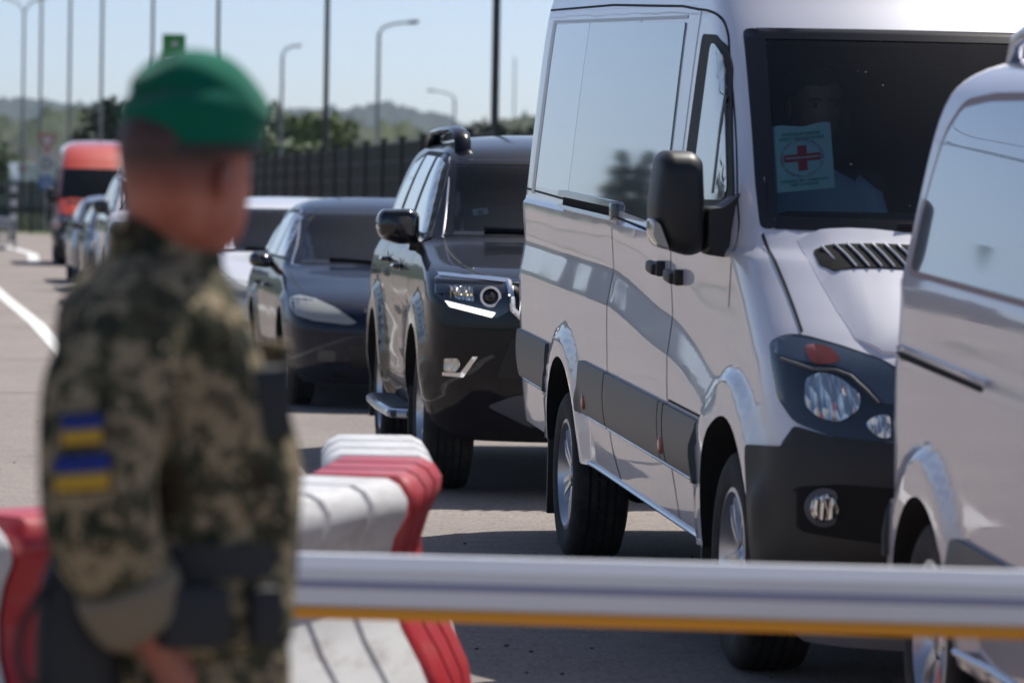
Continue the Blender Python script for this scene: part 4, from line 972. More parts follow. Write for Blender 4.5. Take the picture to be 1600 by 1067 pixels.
for px, d, h, v, lf, lb in [
 (205, 190, 6.6, 0, 'leaf_d', 'dark green tree just behind the soldier\'s beret on the left'),
 (165, 230, 4.6, 1, 'leaf_m', 'small green tree above the orange-red van roof'),
 (125, 260, 4.2, 2, 'leaf_l', 'small yellow-green tree behind the round blue sign'),
 (20, 240, 4.2, 0, 'leaf_l', 'low bright green tree at the left edge of the photo'),
 (-30, 220, 4.6, 1, 'leaf_m', 'green tree cut by the left edge of the photo'),
 (398, 210, 6.8, 1, 'leaf_d', 'dark tree close to the right of the beret'),
 (432, 190, 5.6, 2, 'leaf_m', 'green tree beneath the bright street lamp'),
 (462, 200, 6.3, 0, 'leaf_l', 'yellow-green tree left of the dark lamp post'),
 (500, 215, 5.6, 1, 'leaf_l', 'yellow-green tree behind the dark lamp post'),
 (540, 200, 4.8, 2, 'leaf_m', 'green tree right of the dark lamp post above the mesh fence'),
 (585, 240, 4.6, 0, 'leaf_l', 'light green tree behind the curved-arm street lamp'),
 (640, 230, 4.4, 1, 'leaf_m', 'green tree just above the mesh fence beside the off-road car'),
 (735, 160, 4.9, 2, 'leaf_l', 'yellow-green tree above the roof of the black off-road car'),
 (790, 150, 4.7, 1, 'leaf_d', 'dark tree between the thick post and the silver van'),
 (835, 150, 5.0, 0, 'leaf_d', 'dark tree half hidden behind the rear of the silver van')]:
    tree(px, d, h, v, M and lf, lb, 1.15)
# firs left of the frame, mirrored in the van windows
for k in range(14):
    az = math.radians(-14.7 - k * .24 - rnd.uniform(0, .12)); d = rnd.uniform(150, 178); tree(800 + 5900 * math.tan(az), d, rnd.uniform(6.4, 8.8) * (1 if k < 8 else 1.2), 'fir', 'leaf_d', 'dark fir in the row mirrored in the silver van window', 1.15, 'firs left of the road')
# ------------------------------------------------------------ street furniture
M['pole_d'] = mat('dark_painted_steel', (.045, .05, .055), .55, .3); M['pole_g'] = mat('galvanised_steel', (.22, .235, .25), .5, .4)
def pole(name, px, d, w_, h, m, label, cat='lamp post', arms=(), group='tall posts along the road', lean=0, lampm=None):
    x = at3(px, 240, d).x; h = at3(px, -h, d).z if h <= 0 else h
    r_ = empty(name, (x, d, 0), 0, label=label, cat=cat, group=group)
    b = bmesh.new(); tube(b, [(0, 0, 0), (0, 0, h * .5), (0, 0, h)], [w_ / 2, w_ / 2 * .92, w_ / 2 * .8], 12); box(b, (0, 0, .02), (w_ * 2.2, w_ * 2.2, .03)); obj('post', b, m, r_, 50)
    for (dx, dz, lampw) in arms:
        b = bmesh.new(); tube(b, [(0, 0, h - .05), (dx * .12, 0, h + dz * .45), (dx * .45, 0, h + dz * .8), (dx, 0, h + dz)], w_ * .3, 8); obj('arm', b, m, r_, 50)
        if lampw:
            b = bmesh.new(); sg = 1 if dx > 0 else -1; box(b, (dx + sg * lampw * .4, 0, h + dz + .0), (lampw, .22, .12), Matrix.Rotation(-sg * math.atan2(dz, abs(dx) * 3), 3, 'Y'), .05); obj('lamp_head', b, lampm or M['grey_plastic'], r_, 50)
    return r_
ZPX = [800]
def zh(py, d): return at3(ZPX[0], py, d).z
pole('floodlight_mast', 772, 62, .14, 12, M['pole_d'], 'thickest dark post, rising behind the roof of the black off-road car')
pole('floodlight_mast', 508, 84, .125, 12, M['pole_d'], 'dark post standing between the two arm street lamps')
pole('floodlight_mast', 338, 104, .11, 12, M['pole_d'], 'dark post ending behind the top of the green beret')
pole('floodlight_mast', 236, 122, .11, 13, M['pole_d'], 'dark post just left of the green square sign')
pole('floodlight_mast', 157, 138, .125, 14, M['pole_g'], 'grey post above the orange-red van roof')
pole('floodlight_mast', 107, 150, .13, 14, M['pole_g'], 'grey post right of the yield sign')
pole('floodlight_mast', 62, 160, .13, 14, M['pole_g'], 'grey post just left of the yield sign')
d_ = 165; pole('street_lamp', 35, d_, .13, -17, M['pole_g'], 'street lamp with two arms spread in a wide V at the left edge', 'street lamp', ((-2.4, .75, .6), (2.1, .75, .6)), 'street lamps')
d_ = 120; pole('street_lamp', 589, d_, .13, -52, M['pole_g'], 'street lamp with one arm curving right above the hills', 'street lamp', ((.95, .36, .35),), 'street lamps')
d_ = 150; pole('street_lamp', 439, d_, .14, -88, M['pole_g'], 'pale street lamp with a bright head right of the beret', 'street lamp', ((.50, .42, .30),), 'street lamps', lampm=M['white'])
d_ = 190; pole('street_lamp', 709, d_, .14, -155, M['pole_g'], 'far small street lamp with one arm pointing left', 'street lamp', ((-1.1, .40, .3),), 'street lamps')
pole('slender_pole', 802, 260, .12, -90, M['pole_g'], 'very thin pale pole between the thick post and the silver van', 'pole')
# signs
M['sign_w'] = mat('sign_white', (.55, .55, .56), .5); M['sign_r'] = mat('sign_red', (.50, .05, .06), .5); M['sign_b'] = mat('sign_blue', (.02, .12, .42), .5); M['sign_g'] = mat('sign_green', (.04, .30, .03), .5); M['sign_back'] = mat('sign_back', (.30, .31, .33), .5, .4); M['ink'] = mat('sign_black', (.02, .02, .02), .5)
def disc(b, c, r0, r1, y, n=28, a0=0, a1=2 * math.pi, mi=0):
    rs = [ring(b, [(c[0] + math.cos(a0 + (a1 - a0) * k / n) * q, y, c[1] + math.sin(a0 + (a1 - a0) * k / n) * q) for q in (r0, r1)]) for k in range(n + 1)]
    for a, c_ in zip(rs, rs[1:]):
        f = b.faces.new((a[0], a[1], c_[1], c_[0])); f.material_index = mi
def flat(name, polys, m, parent, y, th=.004):
    b = bmesh.new()
    for p in polys:
        rs = [ring(b, [(x, y, z) for x, z in p]), ring(b, [(x, y + th, z) for x, z in p])]; skinr(b, rs)
    return obj(name, b, m, parent)
d_ = 150; k_ = d_ / 5900
X0 = at3(72, 255, d_).x
def X(px): return (px - 72) * k_
def Z(py): return at3(72, py, d_).z
sp = empty('road_sign', (X0, d_, 0), 0, label='sign post with a yield triangle above a square plate and a round blue arrow sign', cat='road sign', group='road signs')
b = bmesh.new(); tube(b, [(0, .03, 0), (0, .03, Z(206))], .03, 8); obj('post', b, M['sign_back'], sp)
t = flat('yield_triangle', [[(X(59), Z(210)), (X(88), Z(210)), (X(73.5), Z(241))]], M['sign_r'], sp, -.02)
flat('triangle_face', [[(X(64), Z(213.5)), (X(83), Z(213.5)), (X(73.5), Z(233))]], M['sign_w'], t, -.028)
t = flat('square_plate', [[(X(61), Z(242)), (X(85.5), Z(242)), (X(85.5), Z(271)), (X(61), Z(271))]], M['sign_w'], sp, -.02)
b = bmesh.new(); c0 = (X(73), Z(256)); disc(b, c0, .14, .20, -.03)
for k in range(3):
    a = 2 * math.pi * k / 3; p = Vector((c0[0] + math.cos(a) * .26, c0[1] + math.sin(a) * .26)); u = Vector((math.cos(a), math.sin(a))); v = Vector((-u.y, u.x))
    b.faces.new([b.verts.new((q.x, -.03, q.y)) for q in (p + u * .05, p - u * .12 + v * .02, p - u * .08 - v * .10)])
obj('plate_symbol', b, M['ink'], t)
t = empty('round_sign', (0, 0, 0)); t.parent = sp
b = bmesh.new(); disc(b, (X(73), Z(286)), .0, .31, -.02); o = obj('blue_disc', b, M['sign_b'], t)
b = bmesh.new(); c0 = (X(73), Z(286))
for k in range(3):
    a0 = 2 * math.pi * k / 3 + .4; disc(b, c0, .12, .18, -.03, 10, a0, a0 + 1.3)
    a = a0 + 1.45; p = Vector((c0[0] + math.cos(a) * .15, c0[1] + math.sin(a) * .15)); u = Vector((-math.sin(a), math.cos(a))); v = Vector((math.cos(a), math.sin(a)))
    b.faces.new([b.verts.new((q.x, -.03, q.y)) for q in (p + u * .09, p - u * .05 + v * .08, p - u * .05 - v * .08)])
obj('arrows', b, M['sign_w'], t)
ZPX[0] = 35
sp = empty('road_sign', (at3(35, 280, 165).x, 165, 0), 0, label='blurred pale sign on its own post left of the yield sign', cat='road sign', group='road signs')
b = bmesh.new(); tube(b, [(0, .03, 0), (0, .03, zh(258, 165))], .03, 8); obj('post', b, M['sign_back'], sp)
q = 165 / 5900; t = flat('yield_triangle', [[(-8 * q, zh(260, 165)), (8 * q, zh(260, 165)), (0, zh(276, 165))]], M['sign_r'], sp, -.02)
flat('triangle_face', [[(-5 * q, zh(262, 165)), (5 * q, zh(262, 165)), (0, zh(272, 165))]], M['sign_w'], t, -.03)
flat('square_plate', [[(-6 * q, zh(278, 165)), (6 * q, zh(278, 165)), (6 * q, zh(298, 165)), (-6 * q, zh(298, 165))]], M['sign_w'], sp, -.02)
d_ = 170; q = d_ / 5900
up = empty('utility_pole', (-18.6, 58, 0), 0, label='wooden utility pole left of the frame, mirrored in the cab window', cat='utility pole')
b = bmesh.new(); tube(b, [(0, 0, -.1), (0, 0, 7.6)], [.14, .09], 10); obj('post', b, M['bark'], up)
b = bmesh.new(); box(b, (0, 0, 6.9), (1.5, .1, .1)); obj('crossarm', b, M['bark'], up)
for k, (dx, z) in enumerate(((-.7, 6.98), (0, 7.6), (.7, 6.98))):
    b = bmesh.new(); pts = [(-18.6 + dx + (j - 6) * 13, 58 + (j - 6) * 4.6, z - .9 * (1 - abs((j % 12) - 6) / 6) * 0 - .35 * math.sin(math.pi * ((j + 6) % 12) / 12)) for j in range(0, 13)]
    tube(b, pts, .016, 5); tag(obj('overhead_wire', b, M['plastic']), 'sagging overhead wire held by the utility pole, ' + ('outer', 'topmost', 'inner')[k] + ' of the three', 'wire', 'overhead wires')
ZPX[0] = 272
sp = empty('pylon_sign', (at3(272, 67, d_).x, d_, 0), 0, label='bright green square sign with a white blob, standing up behind the beret', cat='sign')
b = bmesh.new(); box(b, (-.42, .1, zh(75, d_) / 2), (.14, .14, zh(75, d_))); box(b, (.42, .1, zh(75, d_) / 2), (.14, .14, zh(75, d_))); obj('post', b, M['sign_back'], sp)
b = bmesh.new(); box(b, (0, 0, zh(74, d_)), (36 * q, .2, 40 * q), None, .03); pn = obj('panel', b, M['sign_g'], sp)
b = bmesh.new(); disc(b, (.05, zh(70, d_)), 0, 6 * q, -.115, 14); obj('emblem', b, M['sign_w'], pn)
# striped marker post and guardrail
d_ = 122; q = d_ / 5900
ZPX[0] = 21
sp = empty('marker_post', (at3(21, 330, d_).x, d_, 0), 0, label='black and white striped marker post behind the guardrail', cat='post')
hh = zh(290, d_)
for k in range(8):
    b = bmesh.new(); tube(b, [(0, 0, hh * k / 8), (0, 0, hh * (k + 1) / 8)], .10, 12); obj('band', b, M['sign_w'] if k % 2 else M['ink'], sp, 50)
gr = empty('guardrail', (0, 0, 0), 0, label='grey metal guardrail beyond the curving white line', cat='guardrail')
G = [(-24.5, 140), (-19.5, 127), (-16.3, 118), (-14.6, 110), (-13.4, 101)]
b = bmesh.new(); rs = []
for i, (x, y) in enumerate(G): rs.append(ring(b, [(x + o_, y, z) for z, o_ in ((.50, 0), (.56, -.05), (.62, -.05), (.66, 0), (.70, -.05), (.76, -.05), (.82, 0), (.80, .03), (.52, .03))]))
skinr(b, rs); obj('rail', b, M['pole_g'], gr)
for (a_, c_) in zip(G, G[1:]):
    for f in (0, .33, .66):
        b = bmesh.new(); box(b, (a_[0] + (c_[0] - a_[0]) * f + .06, a_[1] + (c_[1] - a_[1]) * f, .38), (.07, .1, .78)); obj('post', b, M['pole_g'], gr)
# mesh fences
M['mesh'] = mat('fence_green', (.006, .016, .011), .6)
def fence(label, P0, P1, n, h, wires, postw, m, slat=.05, name='mesh_fence'):
    fr = empty(name, (P0[0], P0[1], 0), 0, label=label, cat='fence'); P0, P1 = Vector(P0), Vector(P1); D = P1 - P0; L = D.length; u = D / L; a = math.atan2(u.y, u.x); rot = Matrix.Rotation(a, 3, 'Z')
    for k in range(n + 1):
        p = D * k / n; b = bmesh.new(); box(b, (p.x, p.y, h / 2), (postw, postw, h + .1), rot); box(b, (p.x, p.y, h + .07), (postw * 1.3, postw * 1.3, .03), rot); obj('post', b, m, fr)
    for k in range(n):
        b = bmesh.new(); p0 = D * k / n; p1 = D * (k + 1) / n
        for j in range(wires):
            z = .08 + (h - .1) * j / (wires - 1); box(b, ((p0.x + p1.x) / 2, (p0.y + p1.y) / 2, z), (L / n, .012, .03), rot)
        cnt = int(L / n / slat)
        for j in range(1, cnt): p = p0 + (p1 - p0) * j / cnt; box(b, (p.x, p.y, h / 2), (.022, .012, h - .06), rot)
        obj('mesh_panel', b, m, fr)
    return fr
fence('dark green mesh fence running from the beret to the black off-road car', (-.25, 51), (-8.2, 104), 20, 2.45, 9, .10, M['mesh'], .055)
fence('dark green screened fence panels behind the guardrail at the left edge', (-24, 148), (-10, 158), 6, 2.05, 12, .09, M['mesh'], .035, 'screen_fence')
# things beyond the fence
def truck(px, d, L, H, W, label, m, rot=0):
    r_ = empty('box_truck', ((px - 800) * d / 5900, d, 0), rot, label=label, cat='truck')
    b = bmesh.new(); box(b, (-.9, 0, .95 + (H - .95) / 2), (L - 1.9, W, H - .95), None, .04); obj('cargo_box', b, m, r_)
    b = bmesh.new(); vs = box(b, (L / 2 - .85, 0, 1.35), (1.7, W * .95, 1.7), None, 0)
    for v in vs:
        if v.co.z > 1.5 and v.co.x > L / 2 - .5: v.co.x -= .35
    cb = obj('cab', b, M['white'], r_)
    b = bmesh.new(); box(b, (L / 2 - .72, 0, 1.75), (.9, W * .97, .5), None, .02); obj('cab_glass', b, M['tint'], cb)
    for x in (L / 2 - 1.0, -L / 2 + 1.2):
        for y in (-W / 2 + .12, W / 2 - .12):
            b = bmesh.new(); lathe(b, [(-.12, .3), (-.12, .44), (-.08, .47), (.08, .47), (.12, .44), (.12, .3)], 20, 'Y', (x, y, .47)); obj('wheel', b, M['tyre'], r_)
    b = bmesh.new(); box(b, (0, 0, .72), (L - .4, W * .4, .25)); obj('chassis', b, M['well'], r_)
truck(44, 200, 5.5, 3.2, 2.3, 'white truck half hidden behind the left road signs', M['white'], R(200))
truck(628, 120, 5.5, 2.7, 2.2, 'pale truck seen through the mesh fence left of the off-road car', M['white'], R(160))
truck(560, 150, 6, 2.6, 2.2, 'pale truck seen through the mesh fence above the dark blue saloon', M['greyblue'], R(175))
hb = empty('low_building', ((20 - 800) * 330 / 5900, 330, 0), 0, label='low grey building with a dark roof at the left edge behind the signs', cat='building')
b = bmesh.new(); box(b, (0, 0, 1.9), (14, 8, 3.8)); obj('wall', b, M['greyw'] if 'greyw' in M else M['sign_back'], hb)
b = bmesh.new(); rs = [ring(b, [(-7.6, y_, 3.8), (7.6, y_, 3.8), (6.5, 0, 5.6), (-6.5, 0, 5.6)]) for y_ in (-4.5, 4.5)]; skinr(b, rs); obj('roof', b, M['rimdark'], hb)
for k in range(5):
    b = bmesh.new(); box(b, (-5 + k * 2.5, -4.01, 1.9), (1.2, .06, 1.3)); obj('window', b, M['tint'], hb)

# ------------------------------------------------------------ water-filled barriers
M['bar_w'] = mat('barrier_white', (.62, .62, .62), .42, spec=.4); M['bar_r'] = mat('barrier_red', (.42, .020, .028), .36, spec=.5)
for q in ('bar_w', 'bar_r'):
    m_ = M[q]; c_ = objco(m_); base = tuple(P(m_).inputs['Base Color'].default_value)[:3]
    Lk(m_, mixc(m_, ramp(m_, noi(m_, objco(m_, (1, .35, 1.6)), 7, 7, .75), [(.50, (0, 0, 0)), (.68, (.7, .7, .7))]), base, (.34, .30, .28) if q == 'bar_w' else (.40, .12, .11)), P(m_).inputs['Base Color'])
BP = [(0, .235), (.10, .245), (.20, .240), (.28, .225), (.36, .188), (.44, .140), (.52, .105), (.60, .100), (.66, .118), (.72, .148), (.755, .150), (.785, .130), (.80, .100)]
def barrier(cx, cy, head, label, segs, grp='plastic barriers in a row'):
    """segs: list of (length, material)"""
    r_ = empty('water_barrier', (cx, cy, 0), -R(head), label=label, cat='barrier', group=grp); y0 = 0
    for L, m in segs:
        b = bmesh.new(); st = [(0, .90), (.012, .965), (.035, 1)]
        k = max(1, round(L / .27)); g = []
        for i in range(1, k):
            c = L * i / k; g += [(c - .020, 1), (c - .011, .90), (c + .011, .90), (c + .020, 1)]
        st += g + [(L - .035, 1), (L - .012, .965), (L - .002, .90)]
        rs = []
        for y, s_ in st:
            pts = [(hw * s_ if z > .02 else hw * s_, y0 + y, z if z < .7 else .7 + (z - .7) * (1 if s_ > .99 else (.75 if s_ > .95 else .35))) for z, hw in BP]
            rs.append(ring(b, pts + [(-x, yy, z) for x, yy, z in pts[::-1]]))
        skinr(b, rs); obj('white_body' if m == 'bar_w' else 'red_body', b, M[m], r_, 40)
        # end face relief: raised rib and connector bosses
        b = bmesh.new()
        for sg in (1, -1):
            tube(b, [(sg * (hw * .62), y0 - .004, z) for z, hw in BP[:-2]], .012, 6)
        lathe(b, [(-.035, .04), (-.03, .055), (.01, .06)], 16, 'Y', (0, y0, .62)); lathe(b, [(-.035, .04), (-.03, .055), (.01, .06)], 16, 'Y', (0, y0, .30))
        obj('end_ribs', b, M[m], r_, 50)
        y0 += L + .004
    return r_
barrier(-.371, 8.98, 4, 'red plastic barrier unit between two white ones right of the soldier', [(.72, 'bar_r')])
barrier(-.335, 9.71, -3, 'far white plastic barrier unit at the end of the row', [(.90, 'bar_w')])
barrier(-.632, 8.125, 17, 'white plastic barrier unit just right of the soldier, behind the boom', [(.88, 'bar_w')])
barrier(-1.085, 7.69, 46, 'red plastic barrier unit behind the soldier\'s holster', [(.62, 'bar_r')])
barrier(-1.69, 7.13, 47, 'white plastic barrier unit at the bottom left corner', [(.82, 'bar_w')])

# ------------------------------------------------------------ boom
M['boomw'] = mat('boom_white_aluminium', (.84, .83, .85), .35, .15, .3); M['boomo'] = mat('boom_orange_strip', (.90, .36, .012), .45); M['boomv'] = mat('boom_reflective_line', (.33, .33, .47), .4)
P0 = Vector((-.62, 7.33, .713)); P1 = Vector((3.6, 5.78, .83)); U = (P1 - P0).normalized(); rotb = Matrix((U, U.cross(Vector((0, 0, 1))).normalized() * -1, Vector((0, 0, 1)))).transposed()
bm_root = empty('barrier_boom', P0, 0, label='white boom with an orange lower edge across the front of the picture', cat='boom barrier')
def beam(name, prof, m, parent, L, a0=0):
    b = bmesh.new(); Vv = Vector((-U.y, U.x, 0)).normalized(); Wv = U.cross(Vv); rs = [ring(b, [U * s_ + Vv * y + Wv * z for y, z in prof]) for s_ in (a0, L)]
    skinr(b, rs); return obj(name, b, m, parent, 25)
L_ = (P1 - P0).length
bar = beam('boom_beam', [(-.030, -.045), (-.034, -.038), (-.034, .030), (-.014, .054), (.022, .054), (.034, .038), (.034, -.038), (.030, -.045)], M['boomw'], bm_root, L_)
beam('orange_edge', [(-.030, -.067), (-.037, -.060), (-.037, -.045), (.037, -.045), (.037, -.060), (.030, -.067)], M['boomo'], bm_root, L_)
beam('reflective_line', [(-.0365, -.008), (-.0365, .007), (-.034, .007), (-.034, -.008)], M['boomv'], bm_root, L_)
b = bmesh.new(); Vv = Vector((-U.y, U.x, 0)).normalized(); box(b, U * -.01, (.03, .075, .12), rotb, .008); obj('end_cap', b, M['plastic'], bm_root)
cb = empty('boom_cabinet', (P1.x + .1, P1.y, 0), math.atan2(U.y, U.x), label='grey cabinet that carries the boom, off the right edge', cat='cabinet')
b = bmesh.new(); box(b, (0, 0, .52), (.34, .34, 1.04), None, .02); obj('housing', b, M['grey_plastic'], cb)
b = bmesh.new(); box(b, (0, -.175, .5), (.26, .01, .7), None, .004); obj('service_door', b, M['boomo'], cb)
b = bmesh.new(); box(b, (0, 0, 1.06), (.38, .38, .05), None, .02); obj('lid', b, M['plastic'], cb)

# ------------------------------------------------------------ air
hz = bpy.data.materials.new('haze_air'); hz.use_nodes = True; t = hz.node_tree
for n_ in list(t.nodes): t.nodes.remove(n_)
o_ = t.nodes.new('ShaderNodeOutputMaterial'); pv = t.nodes.new('ShaderNodeVolumePrincipled'); pv.inputs['Color'].default_value = (.55, .74, 1.0, 1); pv.inputs['Density'].default_value = .0001; pv.inputs['Anisotropy'].default_value = .2
t.links.new(pv.outputs[0], o_.inputs['Volume']); XF[0] = None
b = bmesh.new(); box(b, (0, 1250, 79), (2600, 2900, 160)); tag(obj('haze', b, hz, recalc=False), kind='stuff')
# ------------------------------------------------------------ people
def skinned(name, V_, E_, m, parent=None, sub=2, root=0):
    """V_: list of (pos, radius or (rx, ry)); E_: edges; one continuous skin surface baked to a mesh"""
    me = bpy.data.meshes.new(name); me.from_pydata([v[0] for v in V_], E_, []); o = bpy.data.objects.new(name, me); COL.objects.link(o)
    md = o.modifiers.new('s', 'SKIN'); md.use_smooth_shade = True; md.branch_smoothing = .3
    o.modifiers.new('u', 'SUBSURF').levels = sub; o.modifiers['u'].render_levels = sub
    for i, v in enumerate(V_):
        sv = me.skin_vertices[0].data[i]; sv.radius = v[1] if isinstance(v[1], tuple) else (v[1], v[1]); sv.use_root = (i == root)
    dg = bpy.context.evaluated_depsgraph_get(); dg.update()
    m2 = bpy.data.meshes.new_from_object(o.evaluated_get(dg)); bpy.data.objects.remove(o); bpy.data.meshes.remove(me)
    m2.materials.clear(); m2.materials.append(m); m2.name = name
    for p in m2.polygons: p.use_smooth = True
    o = bpy.data.objects.new(name, m2); COL.objects.link(o); o.parent = parent; return o
class Fig:
    def __init__(s): s.V = []; s.E = []
    def chain(s, start, pts):
        """start: index or None; pts: (pos, radius)"""
        prev = start
        for p, r_ in pts:
            s.V.append((tuple(p), r_)); i = len(s.V) - 1
            if prev is not None: s.E.append((prev, i))
            prev = i
        return prev
    def hand(s, wrist, wp, d, palm_n, side, curl=.35, k=1.0):
        """wp wrist position, d finger direction, palm_n palm facing, side +1/-1 thumb side"""
        d = d.normalized(); pn = (palm_n - d * palm_n.dot(d)).normalized(); sv = d.cross(pn).normalized() * side
        for j, (off, L, rr) in enumerate(((.030, .074, .0088), (.010, .082, .0090), (-.010, .076, .0086), (-.029, .060, .0076))):
            kn = wp + d * (.088 - .006 * abs(j - 1)) * k + sv * off * k
            mid = wp + d * .045 * k + sv * off * .75 * k
            pts = [(mid, .0155 * k), (kn, .0115 * k)]; a = curl; q = kn
            for f, rr2 in ((.45, rr), (.30, rr * .92), (.25, rr * .78)):
                dd = (d * math.cos(a) + pn * math.sin(a)); q = q + dd * L * f * k; pts.append((q, rr2 * k)); a += curl * 1.1
            s.chain(wrist, pts)
        t0 = wp + d * .030 * k + sv * .028 * k; t1 = wp + d * .062 * k + sv * .050 * k + pn * .012 * k; t2 = wp + d * .090 * k + sv * .056 * k + pn * .028 * k; t3 = wp + d * .108 * k + sv * .052 * k + pn * .040 * k
        s.chain(wrist, [(t0, .015 * k), (t1, .0115 * k), (t2, .0100 * k), (t3, .0082 * k)])
def head_mesh(c, fdir, h, name, m, parent, hair=None):
    """lofted head: c = centre of the skull, fdir = facing direction, h = chin-to-crown height"""
    f = fdir.normalized(); s_ = Vector((f.y, -f.x, 0)); b = bmesh.new(); n = 28; rs = []
    # z fraction (0 chin .. 1 crown): half width, front, back
    rows = [(-.06, .20, .18, .26), (.0, .235, .36, .26), (.05, .29, .43, .30), (.12, .335, .45, .36), (.2, .365, .45, .42), (.3, .385, .455, .48), (.4, .40, .455, .52), (.5, .41, .445, .55), (.6, .415, .46, .57), (.7, .41, .46, .57), (.8, .38, .43, .53), (.9, .29, .33, .42), (.97, .16, .18, .24), (1.0, .03, .03, .05)]
    for z, hw, fr, bk in rows:
        pts = []
        for k in range(n):
            a = 2 * math.pi * k / n; x, y = math.cos(a), math.sin(a); dp = fr if x > 0 else bk
            fx = dp * math.copysign(abs(x) ** .85, x) * h * .92; sy = hw * h * .86 * math.copysign(abs(y) ** .9, y)
            face = max(0, x) ** 6
            bumpf = 0
            if abs(y) < .30 and x > 0:
                bumpf += .085 * h * max(0, 1 - abs(z - .36) / .12) * (1 - abs(y) / .30)            # nose
                bumpf += .03 * h * max(0, 1 - abs(z - .46) / .10) * (1 - abs(y) / .30)
                bumpf += .022 * h * max(0, 1 - abs(z - .2) / .06) * (1 - abs(y) / .35)             # lips
                bumpf += .03 * h * max(0, 1 - abs(z - .05) / .07) * (1 - abs(y) / .35)             # chin
            if .18 < abs(y) < .55 and x > .5: bumpf -= .028 * h * max(0, 1 - abs(z - .50) / .07)   # eye sockets
            pts.append(Vector(c) + f * (fx + bumpf) + s_ * sy + Vector((0, 0, (z - .5) * h)))
        rs.append(ring(b, pts))
    skinr(b, rs)
    for sd_ in (1, -1):   # ears
        e0 = Vector(c) + s_ * sd_ * .355 * h - f * .04 * h + Vector((0, 0, -.08 * h)); rr = []
        for t_, q in ((0, .7), (.25, 1), (.5, 1), (.7, .8)):
            rr.append(ring(b, [e0 + s_ * sd_ * t_ * .09 * h - f * t_ * .05 * h + (f * math.cos(a) * .075 * h + Vector((0, 0, math.sin(a) * .135 * h))) * q for a in [2 * math.pi * k / 12 for k in range(12)]]))
        skinr(b, rr)
    o = obj(name, b, m, parent, 180)
    md = o.modifiers.new('u', 'SUBSURF'); md.levels = 1; md.render_levels = 1
    for sd_ in (1, -1):   # eyes and brows
        b = bmesh.new(); ec = Vector(c) + s_ * sd_ * .155 * h + f * .375 * h + Vector((0, 0, 0)); r_ = bmesh.ops.create_uvsphere(b, u_segments=12, v_segments=8, radius=.045 * h); bmesh.ops.translate(b, vec=ec, verts=r_['verts']); obj('eye', b, M['eye'], o)
        b = bmesh.new(); tube(b, [Vector(c) + s_ * sd_ * q * h + f * (.43 - q * .25) * h + Vector((0, 0, zz * h)) for q, zz in ((.06, .075), (.14, .095), (.23, .07))], .011 * h, 6); obj('eyebrow', b, M['hair'], o)
    b = bmesh.new(); tube(b, [Vector(c) + s_ * q * h + f * (.475 - abs(q) * .5) * h + Vector((0, 0, -.305 * h)) for q in (-.10, -.05, 0, .05, .10)], .010 * h, 6); obj('mouth', b, M['lip'], o)
    return o
M['eye'] = mat('eye', (.09, .08, .075), .3); M['hair'] = mat('short_dark_hair', (.035, .022, .015), .8); M['crop'] = mat('cropped_hair', (.075, .035, .025), .8); M['lip'] = mat('lips', (.25, .08, .07), .5)
# camouflage cloth: rounded blotches of four colours
cm_ = mat('camouflage_cloth', (.2, .17, .1), .9, spec=.2); M['camo'] = cm_
_co = objco(cm_); n1 = noi(cm_, _co, 13, 5, .62, .3); n2 = noi(cm_, objco(cm_, (1.3, 1.3, .8)), 17, 4, .6, .2); n3 = noi(cm_, _co, 36, 3, .6)
base_ = ramp(cm_, n1, [(.0, (.042, .031, .020)), (.40, (.070, .066, .038)), (.50, (.30, .235, .145)), (.58, (.105, .086, .054))], 'CONSTANT')
f2 = ramp(cm_, n2, [(.0, (0, 0, 0)), (.575, (1, 1, 1))], 'CONSTANT'); f3 = ramp(cm_, n3, [(.0, (0, 0, 0)), (.63, (1, 1, 1))], 'CONSTANT')
Lk(cm_, mixc(cm_, f3, mixc(cm_, f2, base_, (.030, .034, .022)), (.36, .29, .18)), P(cm_).inputs['Base Color'])
_wr = noi(cm_, objco(cm_, (1, 1, .45)), 9, 4, .6, .6); bump(cm_, _wr, .9, .035)
M['lining'] = mat('sleeve_lining', (.20, .165, .115), .9); M['beret'] = mat('beret_wool', (.003, .125, .075), .95, spec=.1, sheen=.12)
M['nylon'] = mat('black_nylon', (.012, .014, .017), .6); M['leather'] = mat('black_leather', (.012, .011, .011), .4); M['bluec'] = mat('flag_blue', (.012, .03, .22), .8); M['yellowc'] = mat('flag_yellow', (.55, .33, .03), .8)
M['patchd'] = mat('patch_backing', (.03, .034, .025), .9)
SK = mat('soldier_skin', (.36, .13, .09), .5); M['sskin'] = SK; P(SK).inputs['Subsurface Weight'].default_value = .08; P(SK).inputs['Subsurface Radius'].default_value = (.02, .008, .004)
XF[0] = None
C0 = Vector((-.455, 5.44, 0)); F = Vector((.906, .423, 0)); RR = Vector((.423, -.906, 0)); UZ = Vector((0, 0, 1))
sol = empty('person', C0, 0, label='soldier in a green beret and camouflage uniform seen from behind, head turned to the vehicles', cat='person')
def W(f, r_, z): return F * f + RR * r_ + UZ * z
